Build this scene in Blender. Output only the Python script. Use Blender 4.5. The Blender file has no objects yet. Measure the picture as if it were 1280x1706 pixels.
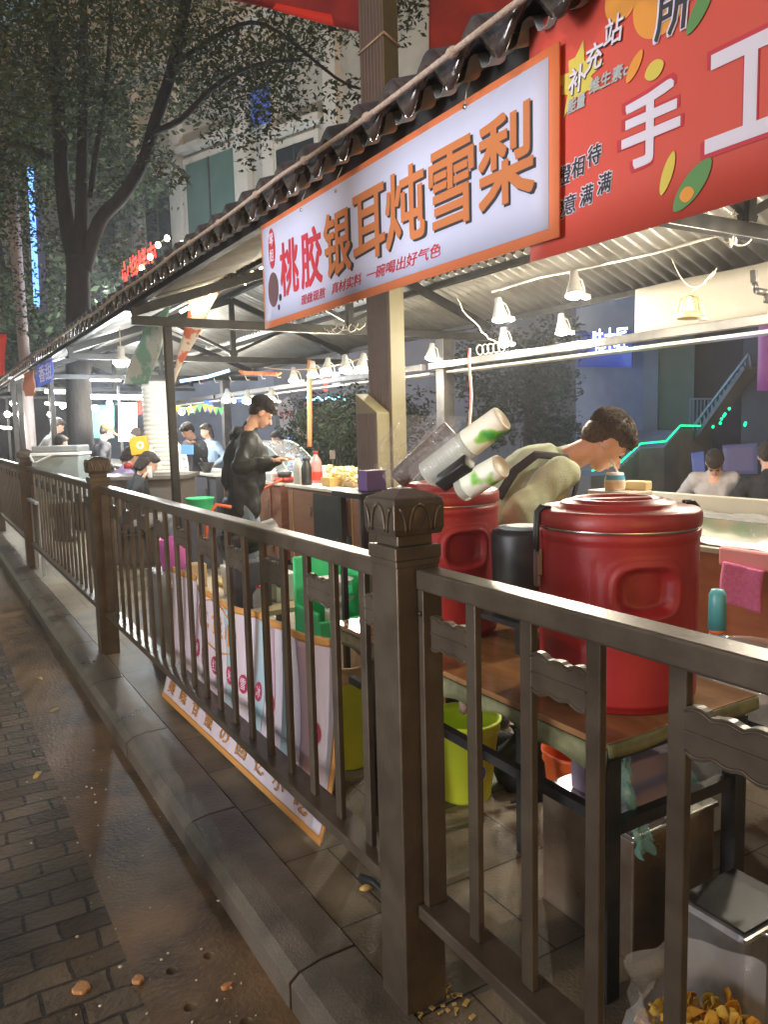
import bpy, bmesh, math, random
import numpy as np
from mathutils import Vector, Matrix, Euler, noise
random.seed(7); RNG = np.random.RandomState(7)
C = bpy.context.scene.collection
sc = bpy.context.scene
# ------------------------------------------------------------------ camera
H = 1.5; F = 1281.0; CX = 640.0; CY = 853.0
def _n(v): return v / np.linalg.norm(v)
_vy = _n(np.array([-135 - CX, 730 - CY, F])); _vd = _n(np.array([850 - CX, 11500 - CY, F]))
_vd = _n(_vd - _vd.dot(_vy) * _vy)
RW = np.array([np.cross(_vy, -_vd), _vy, -_vd])          # photo axes -> street axes (Y runs along the street)
cam_d = bpy.data.cameras.new('camera'); cam = bpy.data.objects.new('camera', cam_d); C.objects.link(cam)
cam_d.sensor_fit = 'VERTICAL'; cam_d.sensor_height = 24.0; cam_d.lens = F / 1706 * 24.0
cam_d.clip_start = 0.02; cam_d.clip_end = 600
cam.matrix_world = Matrix(((RW[0][0], -RW[0][1], -RW[0][2], 0), (RW[1][0], -RW[1][1], -RW[1][2], 0),
                           (RW[2][0], -RW[2][1], -RW[2][2], H), (0, 0, 0, 1)))
sc.camera = cam
def at(px, py, X=None, Y=None, Z=None, D=None):
    d = RW @ np.array([px - CX, py - CY, F])
    if X is not None: t = X / d[0]
    elif Y is not None: t = Y / d[1]
    elif Z is not None: t = (Z - H) / d[2]
    else: t = D / F
    return Vector((t * d[0], t * d[1], H + t * d[2]))
# ------------------------------------------------------------------ world, sun, exposure (night)
w = bpy.data.worlds.new('World'); sc.world = w; w.use_nodes = True
nt = w.node_tree; bg = nt.nodes['Background']
sky = nt.nodes.new('ShaderNodeTexSky'); sky.sky_type = 'NISHITA'; sky.sun_disc = False
sky.sun_elevation = math.radians(3.0); sky.sun_rotation = math.radians(200)
nt.links.new(sky.outputs[0], bg.inputs[0]); bg.inputs[1].default_value = 0.07
sl = bpy.data.lights.new('sun', 'SUN'); sl.energy = 0.05; sl.angle = math.radians(12); sl.color = (1, .9, .75)
so = bpy.data.objects.new('sun', sl); C.objects.link(so); so.rotation_euler = (math.radians(42), math.radians(-14), math.radians(-20))
vs = sc.view_settings; vs.view_transform = 'Standard'; vs.look = 'None'; vs.gamma = 1; vs.exposure = 1.35; vs.use_curve_mapping = False
# ------------------------------------------------------------------ materials
def mat(name, col, rough=.6, metal=0., col2=None, scale=6., bump=0., bscale=None, emit=None, estr=0., trans=0., alpha=1., coat=0., mus=(.35, .65), spec=.5, stretch=None, detail=6):
    m = bpy.data.materials.new(name); m.use_nodes = True; n = m.node_tree; N = n.nodes; L = n.links
    b = N['Principled BSDF']; b.inputs['Base Color'].default_value = (*col, 1)
    b.inputs['Roughness'].default_value = rough; b.inputs['Metallic'].default_value = metal
    b.inputs['Transmission Weight'].default_value = trans; b.inputs['Alpha'].default_value = alpha
    b.inputs['Coat Weight'].default_value = coat; b.inputs['Specular IOR Level'].default_value = spec
    if emit: b.inputs['Emission Color'].default_value = (*emit, 1); b.inputs['Emission Strength'].default_value = estr
    if col2 is not None or bump:
        tc = N.new('ShaderNodeTexCoord'); mp = N.new('ShaderNodeMapping'); L.new(tc.outputs['Object'], mp.inputs[0])
        if stretch: mp.inputs['Scale'].default_value = stretch
    if col2 is not None:
        no = N.new('ShaderNodeTexNoise'); no.inputs['Scale'].default_value = scale; no.inputs['Detail'].default_value = detail; no.inputs['Roughness'].default_value = .62
        L.new(mp.outputs[0], no.inputs[0]); r = N.new('ShaderNodeValToRGB'); L.new(no.outputs[0], r.inputs[0])
        r.color_ramp.elements[0].position = mus[0]; r.color_ramp.elements[0].color = (*col, 1)
        r.color_ramp.elements[1].position = mus[1]; r.color_ramp.elements[1].color = (*col2, 1)
        L.new(r.outputs[0], b.inputs['Base Color'])
        mr = N.new('ShaderNodeMapRange'); mr.inputs[3].default_value = max(.02, rough - .12); mr.inputs[4].default_value = min(1, rough + .14)
        L.new(no.outputs[0], mr.inputs[0]); L.new(mr.outputs[0], b.inputs['Roughness'])
    if bump:
        n2 = N.new('ShaderNodeTexNoise'); n2.inputs['Scale'].default_value = bscale or scale * 4; n2.inputs['Detail'].default_value = 5
        L.new(mp.outputs[0], n2.inputs[0]); bp = N.new('ShaderNodeBump'); bp.inputs['Strength'].default_value = bump; bp.inputs['Distance'].default_value = .01
        L.new(n2.outputs[0], bp.inputs['Height']); L.new(bp.outputs[0], b.inputs['Normal'])
    return m
def glow(name, col, s): return mat(name, (0, 0, 0), emit=col, estr=s)
M = {}
M['fence'] = mat('fence_bronze', (.068, .052, .038), .34, .35, (.125, .1, .072), 7, .07, 70, mus=(.3, .7), detail=10)
M['black'] = mat('black_steel', (.018, .018, .02), .42, .3, (.04, .038, .035), 9, .05)
M['steelgrey'] = mat('grey_steel', (.07, .07, .072), .4, .6, (.12, .115, .11), 8)
M['sheet'] = mat('corrugated_steel', (.32, .31, .29), .38, .55, (.46, .45, .42), 3, .05, 60)
M['tile'] = mat('glazed_tile', (.035, .026, .024), .16, 0, (.075, .055, .048), 12, .35, 45, coat=.6)
M['rope'] = mat('rope', (.34, .26, .2), .9, 0, (.5, .4, .32), 60, .5, 200)
M['cable'] = mat('white_cable', (.62, .58, .48), .6)
M['blackcable'] = mat('black_cable', (.012, .012, .012), .5)
M['concrete'] = mat('gutter_concrete', (.05, .031, .018), .36, 0, (.24, .15, .075), 2.1, .4, 60, mus=(.36, .62), detail=10)
M['kerb'] = mat('kerb_stone', (.06, .05, .042), .3, 0, (.16, .135, .105), 3.2, .35, 120, detail=9)
M['wood'] = mat('counter_wood', (.2, .075, .035), .5, 0, (.28, .115, .055), 3, .1, 40, stretch=(1, 1, 6))
M['ply'] = mat('wet_plywood', (.17, .08, .03), .12, 0, (.33, .17, .07), 2.5, .06, 20, stretch=(3, 1, 1))
M['olive'] = mat('olive_wrap', (.1, .105, .05), .45, 0, (.24, .24, .12), 9, .3, 30)
M['white'] = mat('white_plastic', (.72, .72, .7), .4, 0, (.8, .8, .78), 8)
M['canvas'] = mat('cream_canvas', (.3, .28, .24), .7, 0, (.36, .33, .28), 2)
M['whitetop'] = mat('white_laminate', (.66, .62, .54), .35, 0, (.78, .75, .68), 5)
M['red'] = mat('red_plastic', (.3, .014, .018), .4, 0, (.37, .024, .024), 5, .12, 260)
M['redlid'] = mat('red_lid', (.26, .016, .018), .36, 0, (.36, .035, .032), 7, .1, 200)
M['steel'] = mat('stainless', (.55, .53, .5), .24, .95, (.66, .64, .6), 5, .04, 30)
M['lime'] = mat('lime_plastic', (.6, .74, .04), .4, 0, (.66, .8, .06), 4)
M['green'] = mat('green_plastic', (.05, .6, .22), .38, 0, (.08, .68, .27), 4)
M['orange'] = mat('orange_plastic', (.8, .13, .03), .4)
M['pink'] = mat('pink_cloth', (.62, .12, .3), .95, 0, (.72, .2, .4), 60, .8, 180)
M['pinkp'] = mat('pink_plastic', (.75, .3, .33), .35)
M['magenta'] = mat('magenta_plastic', (.62, .14, .5), .4)
M['grey'] = mat('grey_plastic', (.2, .22, .22), .5, 0, (.27, .29, .28), 6)
M['coolgrey'] = mat('cooler_grey', (.26, .31, .31), .5, 0, (.3, .35, .35), 5)
M['tan'] = mat('cardboard', (.42, .3, .17), .8, 0, (.5, .37, .22), 8, .2)
M['skin'] = mat('skin', (.62, .36, .25), .48, 0, (.7, .43, .32), 20, .1, 120)
M['hair'] = mat('hair', (.012, .009, .007), .5, 0, (.05, .032, .02), 70, 1., 240, stretch=(3, 1, .5))
M['brownhair'] = mat('brown_hair', (.03, .018, .01), .45, 0, (.14, .085, .045), 90, 1., 260, stretch=(4, 1, .6))
M['sage'] = mat('sage_fleece', (.5, .58, .4), .95, 0, (.6, .66, .5), 14, .6, 260)
M['jacket'] = mat('black_jacket', (.012, .013, .012), .62, 0, (.03, .03, .028), 8, .4, 50)
M['jeans'] = mat('blue_jeans', (.1, .15, .2), .85, 0, (.22, .28, .34), 7, .5, 120)
M['darkcloth'] = mat('dark_cloth', (.02, .022, .028), .85, 0, (.05, .05, .055), 12, .5, 60)
M['greycloth'] = mat('grey_cloth', (.26, .27, .29), .9, 0, (.36, .37, .39), 12, .5, 60)
M['lilac'] = mat('lilac_cloth', (.36, .28, .5), .9, 0, (.44, .36, .6), 12, .5, 60)
M['bluecloth'] = mat('blue_cloth', (.12, .3, .7), .8, 0, (.2, .4, .8), 12)
M['whitecloth'] = mat('white_cloth', (.66, .66, .64), .9, 0, (.76, .76, .74), 12, .5, 60)
M['apron'] = mat('orange_apron', (.56, .2, .045), .85, 0, (.66, .28, .08), 20, .3)
M['column'] = mat('column_paint', (.12, .105, .055), .6, 0, (.16, .14, .075), 4, .1)
M['columnrib'] = mat('column_rib_paint', (.085, .058, .046), .6, 0, (.115, .08, .064), 4, .1)
M['bark'] = mat('bark', (.014, .012, .011), .95, 0, (.034, .03, .027), 8, 1., 40, stretch=(1, 1, .3))
def leafmat(name, a, b):
    m = mat(name, a, .75, spec=.2); n = m.node_tree; N = n.nodes
    g = N.new('ShaderNodeNewGeometry'); r = N.new('ShaderNodeValToRGB'); r.color_ramp.elements[0].color = (*a, 1); r.color_ramp.elements[1].color = (*b, 1)
    n.links.new(g.outputs['Random Per Island'], r.inputs[0]); n.links.new(r.outputs[0], N['Principled BSDF'].inputs['Base Color'])
    return m
M['leaf'] = leafmat('tree_leaf', (.026, .045, .018), (.085, .115, .055))
M['leafdark'] = leafmat('shrub_leaf', (.006, .014, .006), (.022, .036, .014))
M['facade'] = mat('pale_stone', (.36, .37, .34), .8, 0, (.48, .49, .45), 1.2, .2, 20)
M['facade2'] = mat('stone_trim', (.56, .56, .52), .75, 0, (.64, .64, .6), 2)
M['darkglass'] = mat('dark_glass', (.015, .018, .02), .12, 0, (.03, .035, .04), .6)
M['tealglass'] = mat('teal_glass', (.09, .17, .15), .2, 0, (.12, .21, .19), 1)
M['bluewall'] = mat('blue_wall', (.1, .13, .2), .7, 0, (.15, .18, .25), 1.5, .1)
M['tealwall'] = mat('teal_wall', (.08, .12, .13), .7, 0, (.11, .16, .16), 1.5, .1)
M['darkwall'] = mat('dark_wall', (.045, .045, .06), .8, 0, (.07, .07, .09), 1.5, .1)
M['stair'] = mat('stair_stone', (.08, .085, .1), .7, 0, (.13, .13, .15), 3)
M['gled'] = glow('green_led', (.0, .55, .16), 2.2)
M['bulb'] = glow('lamp_bulb', (1, .96, .85), 70)
M['warmbulb'] = glow('warm_bulb', (1, .85, .5), 22)
M['tube'] = glow('led_tube', (1, .97, .86), 10)
M['clear'] = mat('clear_film', (.95, .95, .95), .08, trans=1.); M['clear'].node_tree.nodes['Principled BSDF'].inputs['IOR'].default_value = 1.08
def film(name, a, rough=.12, col=(.9, .9, .92)):
    m = mat(name, col, rough, alpha=a, bump=.6, bscale=25, spec=1.); return m
M['film'] = film('plastic_film', .1, .06)
M['filmheavy'] = film('plastic_bag_film', .26, .1)
M['acrylic'] = film('acrylic', .16, .05)
# ------------------------------------------------------------------ mesh helpers
class MB:
    def __init__(s): s.v = []; s.f = []; s.m = []; s.mi = 0; s.sm = []; s.smooth = False
    def add(s, vs, fs, T=None):
        o = len(s.v)
        for p in vs: s.v.append(tuple(T @ Vector(p)) if T is not None else tuple(p))
        for f in fs: s.f.append([o + i for i in f]); s.m.append(s.mi); s.sm.append(s.smooth)
        return s
    def box(s, c, d, T=None, rz=0.):
        x, y, z = (k / 2 for k in d); R = Matrix.Translation(Vector(c)) @ Matrix.Rotation(rz, 4, 'Z')
        if T is not None: R = T @ R
        return s.add([(-x, -y, -z), (x, -y, -z), (x, y, -z), (-x, y, -z), (-x, -y, z), (x, -y, z), (x, y, z), (-x, y, z)],
                     [(0, 3, 2, 1), (4, 5, 6, 7), (0, 1, 5, 4), (1, 2, 6, 5), (2, 3, 7, 6), (3, 0, 4, 7)], R)
    def bb(s, x0, x1, y0, y1, z0, z1): return s.box(((x0 + x1) / 2, (y0 + y1) / 2, (z0 + z1) / 2), (abs(x1 - x0), abs(y1 - y0), abs(z1 - z0)))
    def bar(s, a, b, wd, ht, up=(0, 0, 1)):
        a = Vector(a); b = Vector(b); d = b - a; L = d.length; y = d.normalized(); u = Vector(up)
        x = y.cross(u)
        if x.length < 1e-4: x = y.cross(Vector((1, 0, 0)))
        x.normalize(); z = x.cross(y)
        T = Matrix((x, y, z)).transposed().to_4x4(); T.translation = (a + b) / 2
        return s.box((0, 0, 0), (wd, L, ht), T)
    def tube(s, pts, r, n=8, cap=True, r2=None):
        pts = [Vector(p) for p in pts]; sm = s.smooth; s.smooth = True; N = len(pts); vs = []; fs = []
        pu = None
        for i, p in enumerate(pts):
            t = (pts[min(i + 1, N - 1)] - pts[max(i - 1, 0)]).normalized()
            if pu is None: pu = t.cross(Vector((0, 0, 1)) if abs(t.z) < .95 else Vector((1, 0, 0))).normalized()
            else:
                pu = (pu - t * pu.dot(t)); pu = pu.normalized() if pu.length > 1e-6 else t.orthogonal().normalized()
            q = t.cross(pu); rr = r[i] if isinstance(r, (list, tuple)) else (r if r2 is None else r + (r2 - r) * i / (N - 1))
            for k in range(n):
                a = 2 * math.pi * k / n; vs.append(p + (pu * math.cos(a) + q * math.sin(a)) * rr)
        for i in range(N - 1):
            for k in range(n): fs.append((i * n + k, i * n + (k + 1) % n, (i + 1) * n + (k + 1) % n, (i + 1) * n + k))
        if cap: fs.append(tuple(range(n))[::-1]); fs.append(tuple((N - 1) * n + k for k in range(n)))
        s.add(vs, fs); s.smooth = sm; return s
    def lathe(s, prof, n=32, T=None, cap=True, fn=None):
        vs = []; fs = []; sm = s.smooth; s.smooth = True
        for j, (r, z) in enumerate(prof):
            for k in range(n):
                a = 2 * math.pi * k / n; rr = r + (fn(a, z) if fn else 0); vs.append((rr * math.cos(a), rr * math.sin(a), z))
        for j in range(len(prof) - 1):
            for k in range(n): fs.append((j * n + k, j * n + (k + 1) % n, (j + 1) * n + (k + 1) % n, (j + 1) * n + k))
        if cap:
            if prof[0][0] > 1e-4: fs.append(tuple(range(n))[::-1])
            if prof[-1][0] > 1e-4: fs.append(tuple((len(prof) - 1) * n + k for k in range(n)))
        s.add(vs, fs, T); s.smooth = sm; return s
    def grid(s, fn, nu, nv, thick=0., flip=False):
        P = [[Vector(fn(i / nu, j / nv)) for j in range(nv + 1)] for i in range(nu + 1)]; sm = s.smooth; s.smooth = True
        vs = [p for row in P for p in row]; W = nv + 1
        fs = [(i * W + j, (i + 1) * W + j, (i + 1) * W + j + 1, i * W + j + 1) for i in range(nu) for j in range(nv)]
        if thick:
            nr = []
            for i in range(nu + 1):
                for j in range(nv + 1):
                    a = P[min(i + 1, nu)][j] - P[max(i - 1, 0)][j]; b = P[i][min(j + 1, nv)] - P[i][max(j - 1, 0)]
                    nr.append(a.cross(b).normalized())
            o = len(vs); vs = vs + [v - q * thick for v, q in zip(vs, nr)]
            fs2 = [tuple(o + k for k in f[::-1]) for f in fs]; fs = fs + fs2
            for i in range(nu):
                for j in (0, nv): a, b = i * W + j, (i + 1) * W + j; fs.append((b, a, o + a, o + b) if j == 0 else (a, b, o + b, o + a))
            for j in range(nv):
                for i in (0, nu): a, b = i * W + j, i * W + j + 1; fs.append((a, b, o + b, o + a) if i == 0 else (b, a, o + a, o + b))
        s.add(vs, fs); s.smooth = sm; return s
    def prism(s, poly, depth, T=None):
        n = len(poly); vs = [(x, y, 0) for x, y in poly] + [(x, y, depth) for x, y in poly]
        fs = [tuple(range(n))[::-1], tuple(range(n, 2 * n))] + [(k, (k + 1) % n, n + (k + 1) % n, n + k) for k in range(n)]
        return s.add(vs, fs, T)
    def build(s, name, m, parent=None, bevel=0., auto=False, origin=None):
        me = bpy.data.meshes.new(name)
        vs = s.v
        if parent is not None and parent.get('_o'):
            o = Vector(parent['_o']); vs = [tuple(Vector(p) - o) for p in vs]
        elif parent is not None and parent.parent is not None and parent.parent.get('_o'):
            o = Vector(parent.parent['_o']); vs = [tuple(Vector(p) - o) for p in vs]
        me.from_pydata(vs, [], s.f); me.update()
        ms = m if isinstance(m, (list, tuple)) else [m]
        for k in ms: me.materials.append(M[k] if isinstance(k, str) else k)
        me.polygons.foreach_set('material_index', s.m); me.polygons.foreach_set('use_smooth', s.sm)
        ob = bpy.data.objects.new(name, me); C.objects.link(ob)
        if parent is not None: ob.parent = parent
        if bevel:
            b = ob.modifiers.new('bevel', 'BEVEL'); b.width = bevel; b.segments = 2; b.limit_method = 'ANGLE'; b.angle_limit = .7
        return ob
def thing(name, label, cat, loc=(0, 0, 0), group=None):     # Empty at the thing's base; parts are modelled in world metres, then made relative
    o = bpy.data.objects.new(name, None); C.objects.link(o); o.location = loc; o.empty_display_size = .1
    o['_o'] = tuple(loc); o['label'] = label; o['category'] = cat
    if group: o['group'] = group
    return o
def tag(o, label, cat, group=None):
    o['label'] = label; o['category'] = cat
    if group: o['group'] = group
    return o
def struct(o): o['kind'] = 'structure'; return o
def dup(r, loc, label=None, rotz=None, group=None):
    def cp(o, par):
        c = o.copy(); C.objects.link(c); c.parent = par
        for ch in list(o.children): cp(ch, c)
        return c
    q = cp(r, None); q.location = loc
    if '_o' in q: q['_o'] = tuple(loc)
    if label: q['label'] = label
    if rotz is not None: q.rotation_euler = (0, 0, rotz)
    if group: q['group'] = group
    return q
def textmesh(txt, w_, h_, T, depth=.0005, bold=.0, shear=0., spacing=1.0):
    cu = bpy.data.curves.new('t', 'FONT'); cu.body = txt; cu.size = 1; cu.extrude = .5; cu.offset = bold; cu.shear = shear; cu.space_character = spacing
    cu.resolution_u = 2
    ob = bpy.data.objects.new('t', cu); C.objects.link(ob); bpy.context.view_layer.update()
    me = bpy.data.meshes.new_from_object(ob.evaluated_get(bpy.context.evaluated_depsgraph_get()))
    bpy.data.objects.remove(ob); bpy.data.curves.remove(cu)
    co = np.empty(len(me.vertices) * 3); me.vertices.foreach_get('co', co); co = co.reshape(-1, 3)
    fs = [tuple(p.vertices) for p in me.polygons]; bpy.data.meshes.remove(me)
    if not len(co): return [], []
    lo = co.min(0); hi = co.max(0); s = np.array([w_ / max(hi[0] - lo[0], 1e-5), h_ / max(hi[1] - lo[1], 1e-5), depth])
    co = (co - np.array([lo[0], lo[1], -.5])) * s
    return [tuple(T @ Vector(p)) for p in co], fs
def text(txt, w_, h_, T, m, parent, name='lettering', **k):
    bo = k.pop('bold', 0); b = MB(); fat = bo * .62 * min(h_, w_ / max(1, len(txt)))
    sh = [(0, 0)] if fat == 0 else [(0, 0), (fat, fat), (-fat, -fat), (fat, -fat), (-fat, fat), (fat, 0), (-fat, 0), (0, fat), (0, -fat)]
    vs0, fs = textmesh(txt, w_ - 2 * fat, h_ - 2 * fat, Matrix.Identity(4), **k)
    for i, (dx, dy) in enumerate(sh):
        if fs: b.add([(x + fat + dx, y + fat + dy, z + i * .00007) for x, y, z in vs0], fs, T)
    return b.build(name, m, parent)
def frame(o, u, v):
    u = Vector(u).normalized(); v = Vector(v).normalized(); T = Matrix((u, v, u.cross(v))).transposed().to_4x4(); T.translation = Vector(o); return T
def ellipse(a, b, n=32, cx=0, cy=0): return [(cx + a * math.cos(2 * math.pi * k / n), cy + b * math.sin(2 * math.pi * k / n)) for k in range(n)]
def arc(a, b, sag, n=10, wob=0.):
    a = Vector(a); b = Vector(b); out = []
    for i in range(n + 1):
        t = i / n; p = a.lerp(b, t); p.z -= sag * 4 * t * (1 - t)
        if wob and 0 < i < n: p += Vector((random.uniform(-wob, wob), random.uniform(-wob, wob), random.uniform(-wob, wob)))
        out.append(p)
    return out
# --- soft bodies: closed primitives fused by a voxel remesh, then smoothed
def capsule(p0, r0, p1, r1, n=12):
    p0 = Vector(p0); p1 = Vector(p1); d = p1 - p0; L = max(d.length, 1e-5); t = d / L
    pts = []; rs = []
    for k in range(4): a = math.pi / 2 * (1 - k / 4); pts.append(p0 - t * r0 * math.sin(a)); rs.append(max(r0 * math.cos(a), r0 * .05))
    for k in range(5): pts.append(p0.lerp(p1, k / 4)); rs.append(r0 + (r1 - r0) * k / 4)
    for k in range(1, 5): a = math.pi / 2 * k / 4; pts.append(p1 + t * r1 * math.sin(a)); rs.append(max(r1 * math.cos(a), r1 * .05))
    b = MB(); b.tube(pts, rs, n); return b
def ellips(c, r, R=None, n=16):
    b = MB(); T = Matrix.Translation(Vector(c)) @ (R if R is not None else Matrix.Identity(4)) @ Matrix.Diagonal((r[0], r[1], r[2], 1))
    b.lathe([(max(math.cos(math.pi * (k / n - .5)), .02), math.sin(math.pi * (k / n - .5))) for k in range(n + 1)], 20, T); return b
def blob(prims, name, m, parent, voxel=.008, sm=4, amp=0., freq=6., seed=0, stretch=(1, 1, 1), ridge=False):
    b = MB()
    for p in prims: b.add(p.v, p.f)
    me = bpy.data.meshes.new('tmp'); me.from_pydata(b.v, [], b.f); ob = bpy.data.objects.new('tmp', me); C.objects.link(ob)
    md = ob.modifiers.new('r', 'REMESH'); md.mode = 'VOXEL'; md.voxel_size = voxel; md.use_smooth_shade = True
    if sm: s2 = ob.modifiers.new('s', 'SMOOTH'); s2.factor = .5; s2.iterations = sm
    bpy.context.view_layer.update(); e = ob.evaluated_get(bpy.context.evaluated_depsgraph_get()); nm = bpy.data.meshes.new_from_object(e)
    bpy.data.objects.remove(ob); bpy.data.meshes.remove(me)
    n = len(nm.vertices); co = np.empty(n * 3); nm.vertices.foreach_get('co', co); co = co.reshape(-1, 3)
    if amp:
        no = np.empty(n * 3); nm.vertices.foreach_get('normal', no); no = no.reshape(-1, 3)
        d = np.array([noise.noise(Vector((p[0] * freq * stretch[0] + seed, p[1] * freq * stretch[1], p[2] * freq * stretch[2]))) + .5 * noise.noise(Vector((p[0] * freq * 2.3 * stretch[0], p[1] * freq * 2.3 * stretch[1] + seed, p[2] * freq * 2.3 * stretch[2]))) for p in co])
        if ridge: d = .55 - np.abs(d) * 1.6
        co = co + no * (d * amp)[:, None]
    q = parent if parent.get('_o') else parent.parent
    co = co - np.array(q['_o']); nm.vertices.foreach_set('co', co.ravel())
    nm.materials.clear(); nm.materials.append(M[m] if isinstance(m, str) else m); nm.polygons.foreach_set('use_smooth', [True] * len(nm.polygons)); nm.update(); nm.name = name
    o = bpy.data.objects.new(name, nm); C.objects.link(o); o.parent = parent; return o
def lamp(loc, e, col=(1, .95, .84), r=.03, kind='POINT', parent=None, ang=100, aim=None):
    l = bpy.data.lights.new('lamp_light', kind); l.energy = e; l.color = col
    l.shadow_soft_size = r
    o = bpy.data.objects.new('lamp_light', l); C.objects.link(o); o.location = loc
    if kind == 'SPOT':
        l.spot_size = math.radians(ang); l.spot_blend = .6
        o.rotation_euler = (Vector(aim) if aim else Vector((0, 0, -1))).to_track_quat('-Z', 'Y').to_euler()
    return o
# ================================================================== SETTING
def brickmat():
    m = mat('brick_paving', (.1, .08, .06), .55); n = m.node_tree; N = n.nodes; L = n.links; b = N['Principled BSDF']
    tc = N.new('ShaderNodeTexCoord'); mp = N.new('ShaderNodeMapping'); L.new(tc.outputs['Object'], mp.inputs[0])
    nz = N.new('ShaderNodeTexNoise'); nz.inputs['Scale'].default_value = 7; L.new(tc.outputs['Object'], nz.inputs[0])
    ad = N.new('ShaderNodeVectorMath'); ad.operation = 'MULTIPLY_ADD'; L.new(nz.outputs['Color'], ad.inputs[0]); ad.inputs[1].default_value = (.034, .034, 0); L.new(mp.outputs[0], ad.inputs[2])
    br = N.new('ShaderNodeTexBrick'); br.inputs['Scale'].default_value = 1; br.inputs['Brick Width'].default_value = .19; br.inputs['Row Height'].default_value = .105
    br.inputs['Mortar Size'].default_value = .007; br.inputs['Mortar Smooth'].default_value = .35; br.offset = .5
    br.inputs['Color1'].default_value = (.1, .073, .048, 1); br.inputs['Color2'].default_value = (.21, .16, .105, 1); br.inputs['Mortar'].default_value = (.05, .04, .03, 1)
    L.new(ad.outputs[0], br.inputs[0])
    n2 = N.new('ShaderNodeTexNoise'); n2.inputs['Scale'].default_value = 2.2; n2.inputs['Detail'].default_value = 8; L.new(tc.outputs['Object'], n2.inputs[0])
    mx = N.new('ShaderNodeMix'); mx.data_type = 'RGBA'; mx.blend_type = 'MULTIPLY'; mx.inputs[0].default_value = .75
    r = N.new('ShaderNodeValToRGB'); r.color_ramp.elements[0].position = .38; r.color_ramp.elements[0].color = (.22, .2, .18, 1); r.color_ramp.elements[1].position = .6; L.new(n2.outputs[0], r.inputs[0])
    L.new(br.outputs['Color'], mx.inputs[6]); L.new(r.outputs[0], mx.inputs[7]); L.new(mx.outputs[2], b.inputs['Base Color'])
    bp = N.new('ShaderNodeBump'); bp.inputs['Strength'].default_value = .9; bp.inputs['Distance'].default_value = .012
    mm = N.new('ShaderNodeMath'); mm.operation = 'MULTIPLY_ADD'; n3 = N.new('ShaderNodeTexNoise'); n3.inputs['Scale'].default_value = 40; n3.inputs['Detail'].default_value = 6; L.new(tc.outputs['Object'], n3.inputs[0])
    iv = N.new('ShaderNodeMath'); iv.operation = 'SUBTRACT'; iv.inputs[0].default_value = 1; L.new(br.outputs['Fac'], iv.inputs[1])
    L.new(n3.outputs[0], mm.inputs[0]); mm.inputs[1].default_value = .9; L.new(iv.outputs[0], mm.inputs[2]); L.new(mm.outputs[0], bp.inputs['Height']); L.new(bp.outputs[0], b.inputs['Normal'])
    mr = N.new('ShaderNodeMapRange'); mr.inputs[3].default_value = .28; mr.inputs[4].default_value = .75; L.new(n2.outputs[0], mr.inputs[0]); L.new(mr.outputs[0], b.inputs['Roughness'])
    return m
def slabmat():
    m = mat('paving_slab', (.3, .27, .22), .6); n = m.node_tree; N = n.nodes; L = n.links; b = N['Principled BSDF']
    tc = N.new('ShaderNodeTexCoord')
    br = N.new('ShaderNodeTexBrick'); br.inputs['Scale'].default_value = 1; br.inputs['Brick Width'].default_value = .62; br.inputs['Row Height'].default_value = .42
    br.inputs['Mortar Size'].default_value = .0035; br.offset = .5; br.inputs['Color1'].default_value = (.17, .138, .095, 1); br.inputs['Color2'].default_value = (.23, .19, .13, 1); br.inputs['Mortar'].default_value = (.04, .035, .03, 1)
    mp = N.new('ShaderNodeMapping'); mp.inputs['Location'].default_value = (.1, .16, 0); L.new(tc.outputs['Object'], mp.inputs[0]); L.new(mp.outputs[0], br.inputs[0])
    n2 = N.new('ShaderNodeTexNoise'); n2.inputs['Scale'].default_value = 3; n2.inputs['Detail'].default_value = 9; L.new(tc.outputs['Object'], n2.inputs[0])
    r = N.new('ShaderNodeValToRGB'); r.color_ramp.elements[0].position = .36; r.color_ramp.elements[0].color = (.28, .24, .2, 1); r.color_ramp.elements[1].position = .6; L.new(n2.outputs[0], r.inputs[0])
    mx = N.new('ShaderNodeMix'); mx.data_type = 'RGBA'; mx.blend_type = 'MULTIPLY'; mx.inputs[0].default_value = .8
    L.new(br.outputs['Color'], mx.inputs[6]); L.new(r.outputs[0], mx.inputs[7]); L.new(mx.outputs[2], b.inputs['Base Color'])
    n3 = N.new('ShaderNodeTexNoise'); n3.inputs['Scale'].default_value = 90; n3.inputs['Detail'].default_value = 4; L.new(tc.outputs['Object'], n3.inputs[0])
    iv = N.new('ShaderNodeMath'); iv.operation = 'MULTIPLY_ADD'; iv.inputs[1].default_value = -1.2; L.new(br.outputs['Fac'], iv.inputs[0]); L.new(n3.outputs[0], iv.inputs[2])
    bp = N.new('ShaderNodeBump'); bp.inputs['Strength'].default_value = .6; bp.inputs['Distance'].default_value = .006; L.new(iv.outputs[0], bp.inputs['Height']); L.new(bp.outputs[0], b.inputs['Normal'])
    mr = N.new('ShaderNodeMapRange'); mr.inputs[3].default_value = .25; mr.inputs[4].default_value = .8; L.new(n2.outputs[0], mr.inputs[0]); L.new(mr.outputs[0], b.inputs['Roughness'])
    return m
M['brick'] = brickmat(); M['slab'] = slabmat()
b = MB(); b.bb(-60, .418, -30, 90, -.3, -.1); struct(b.build('road', 'brick'))
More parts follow.
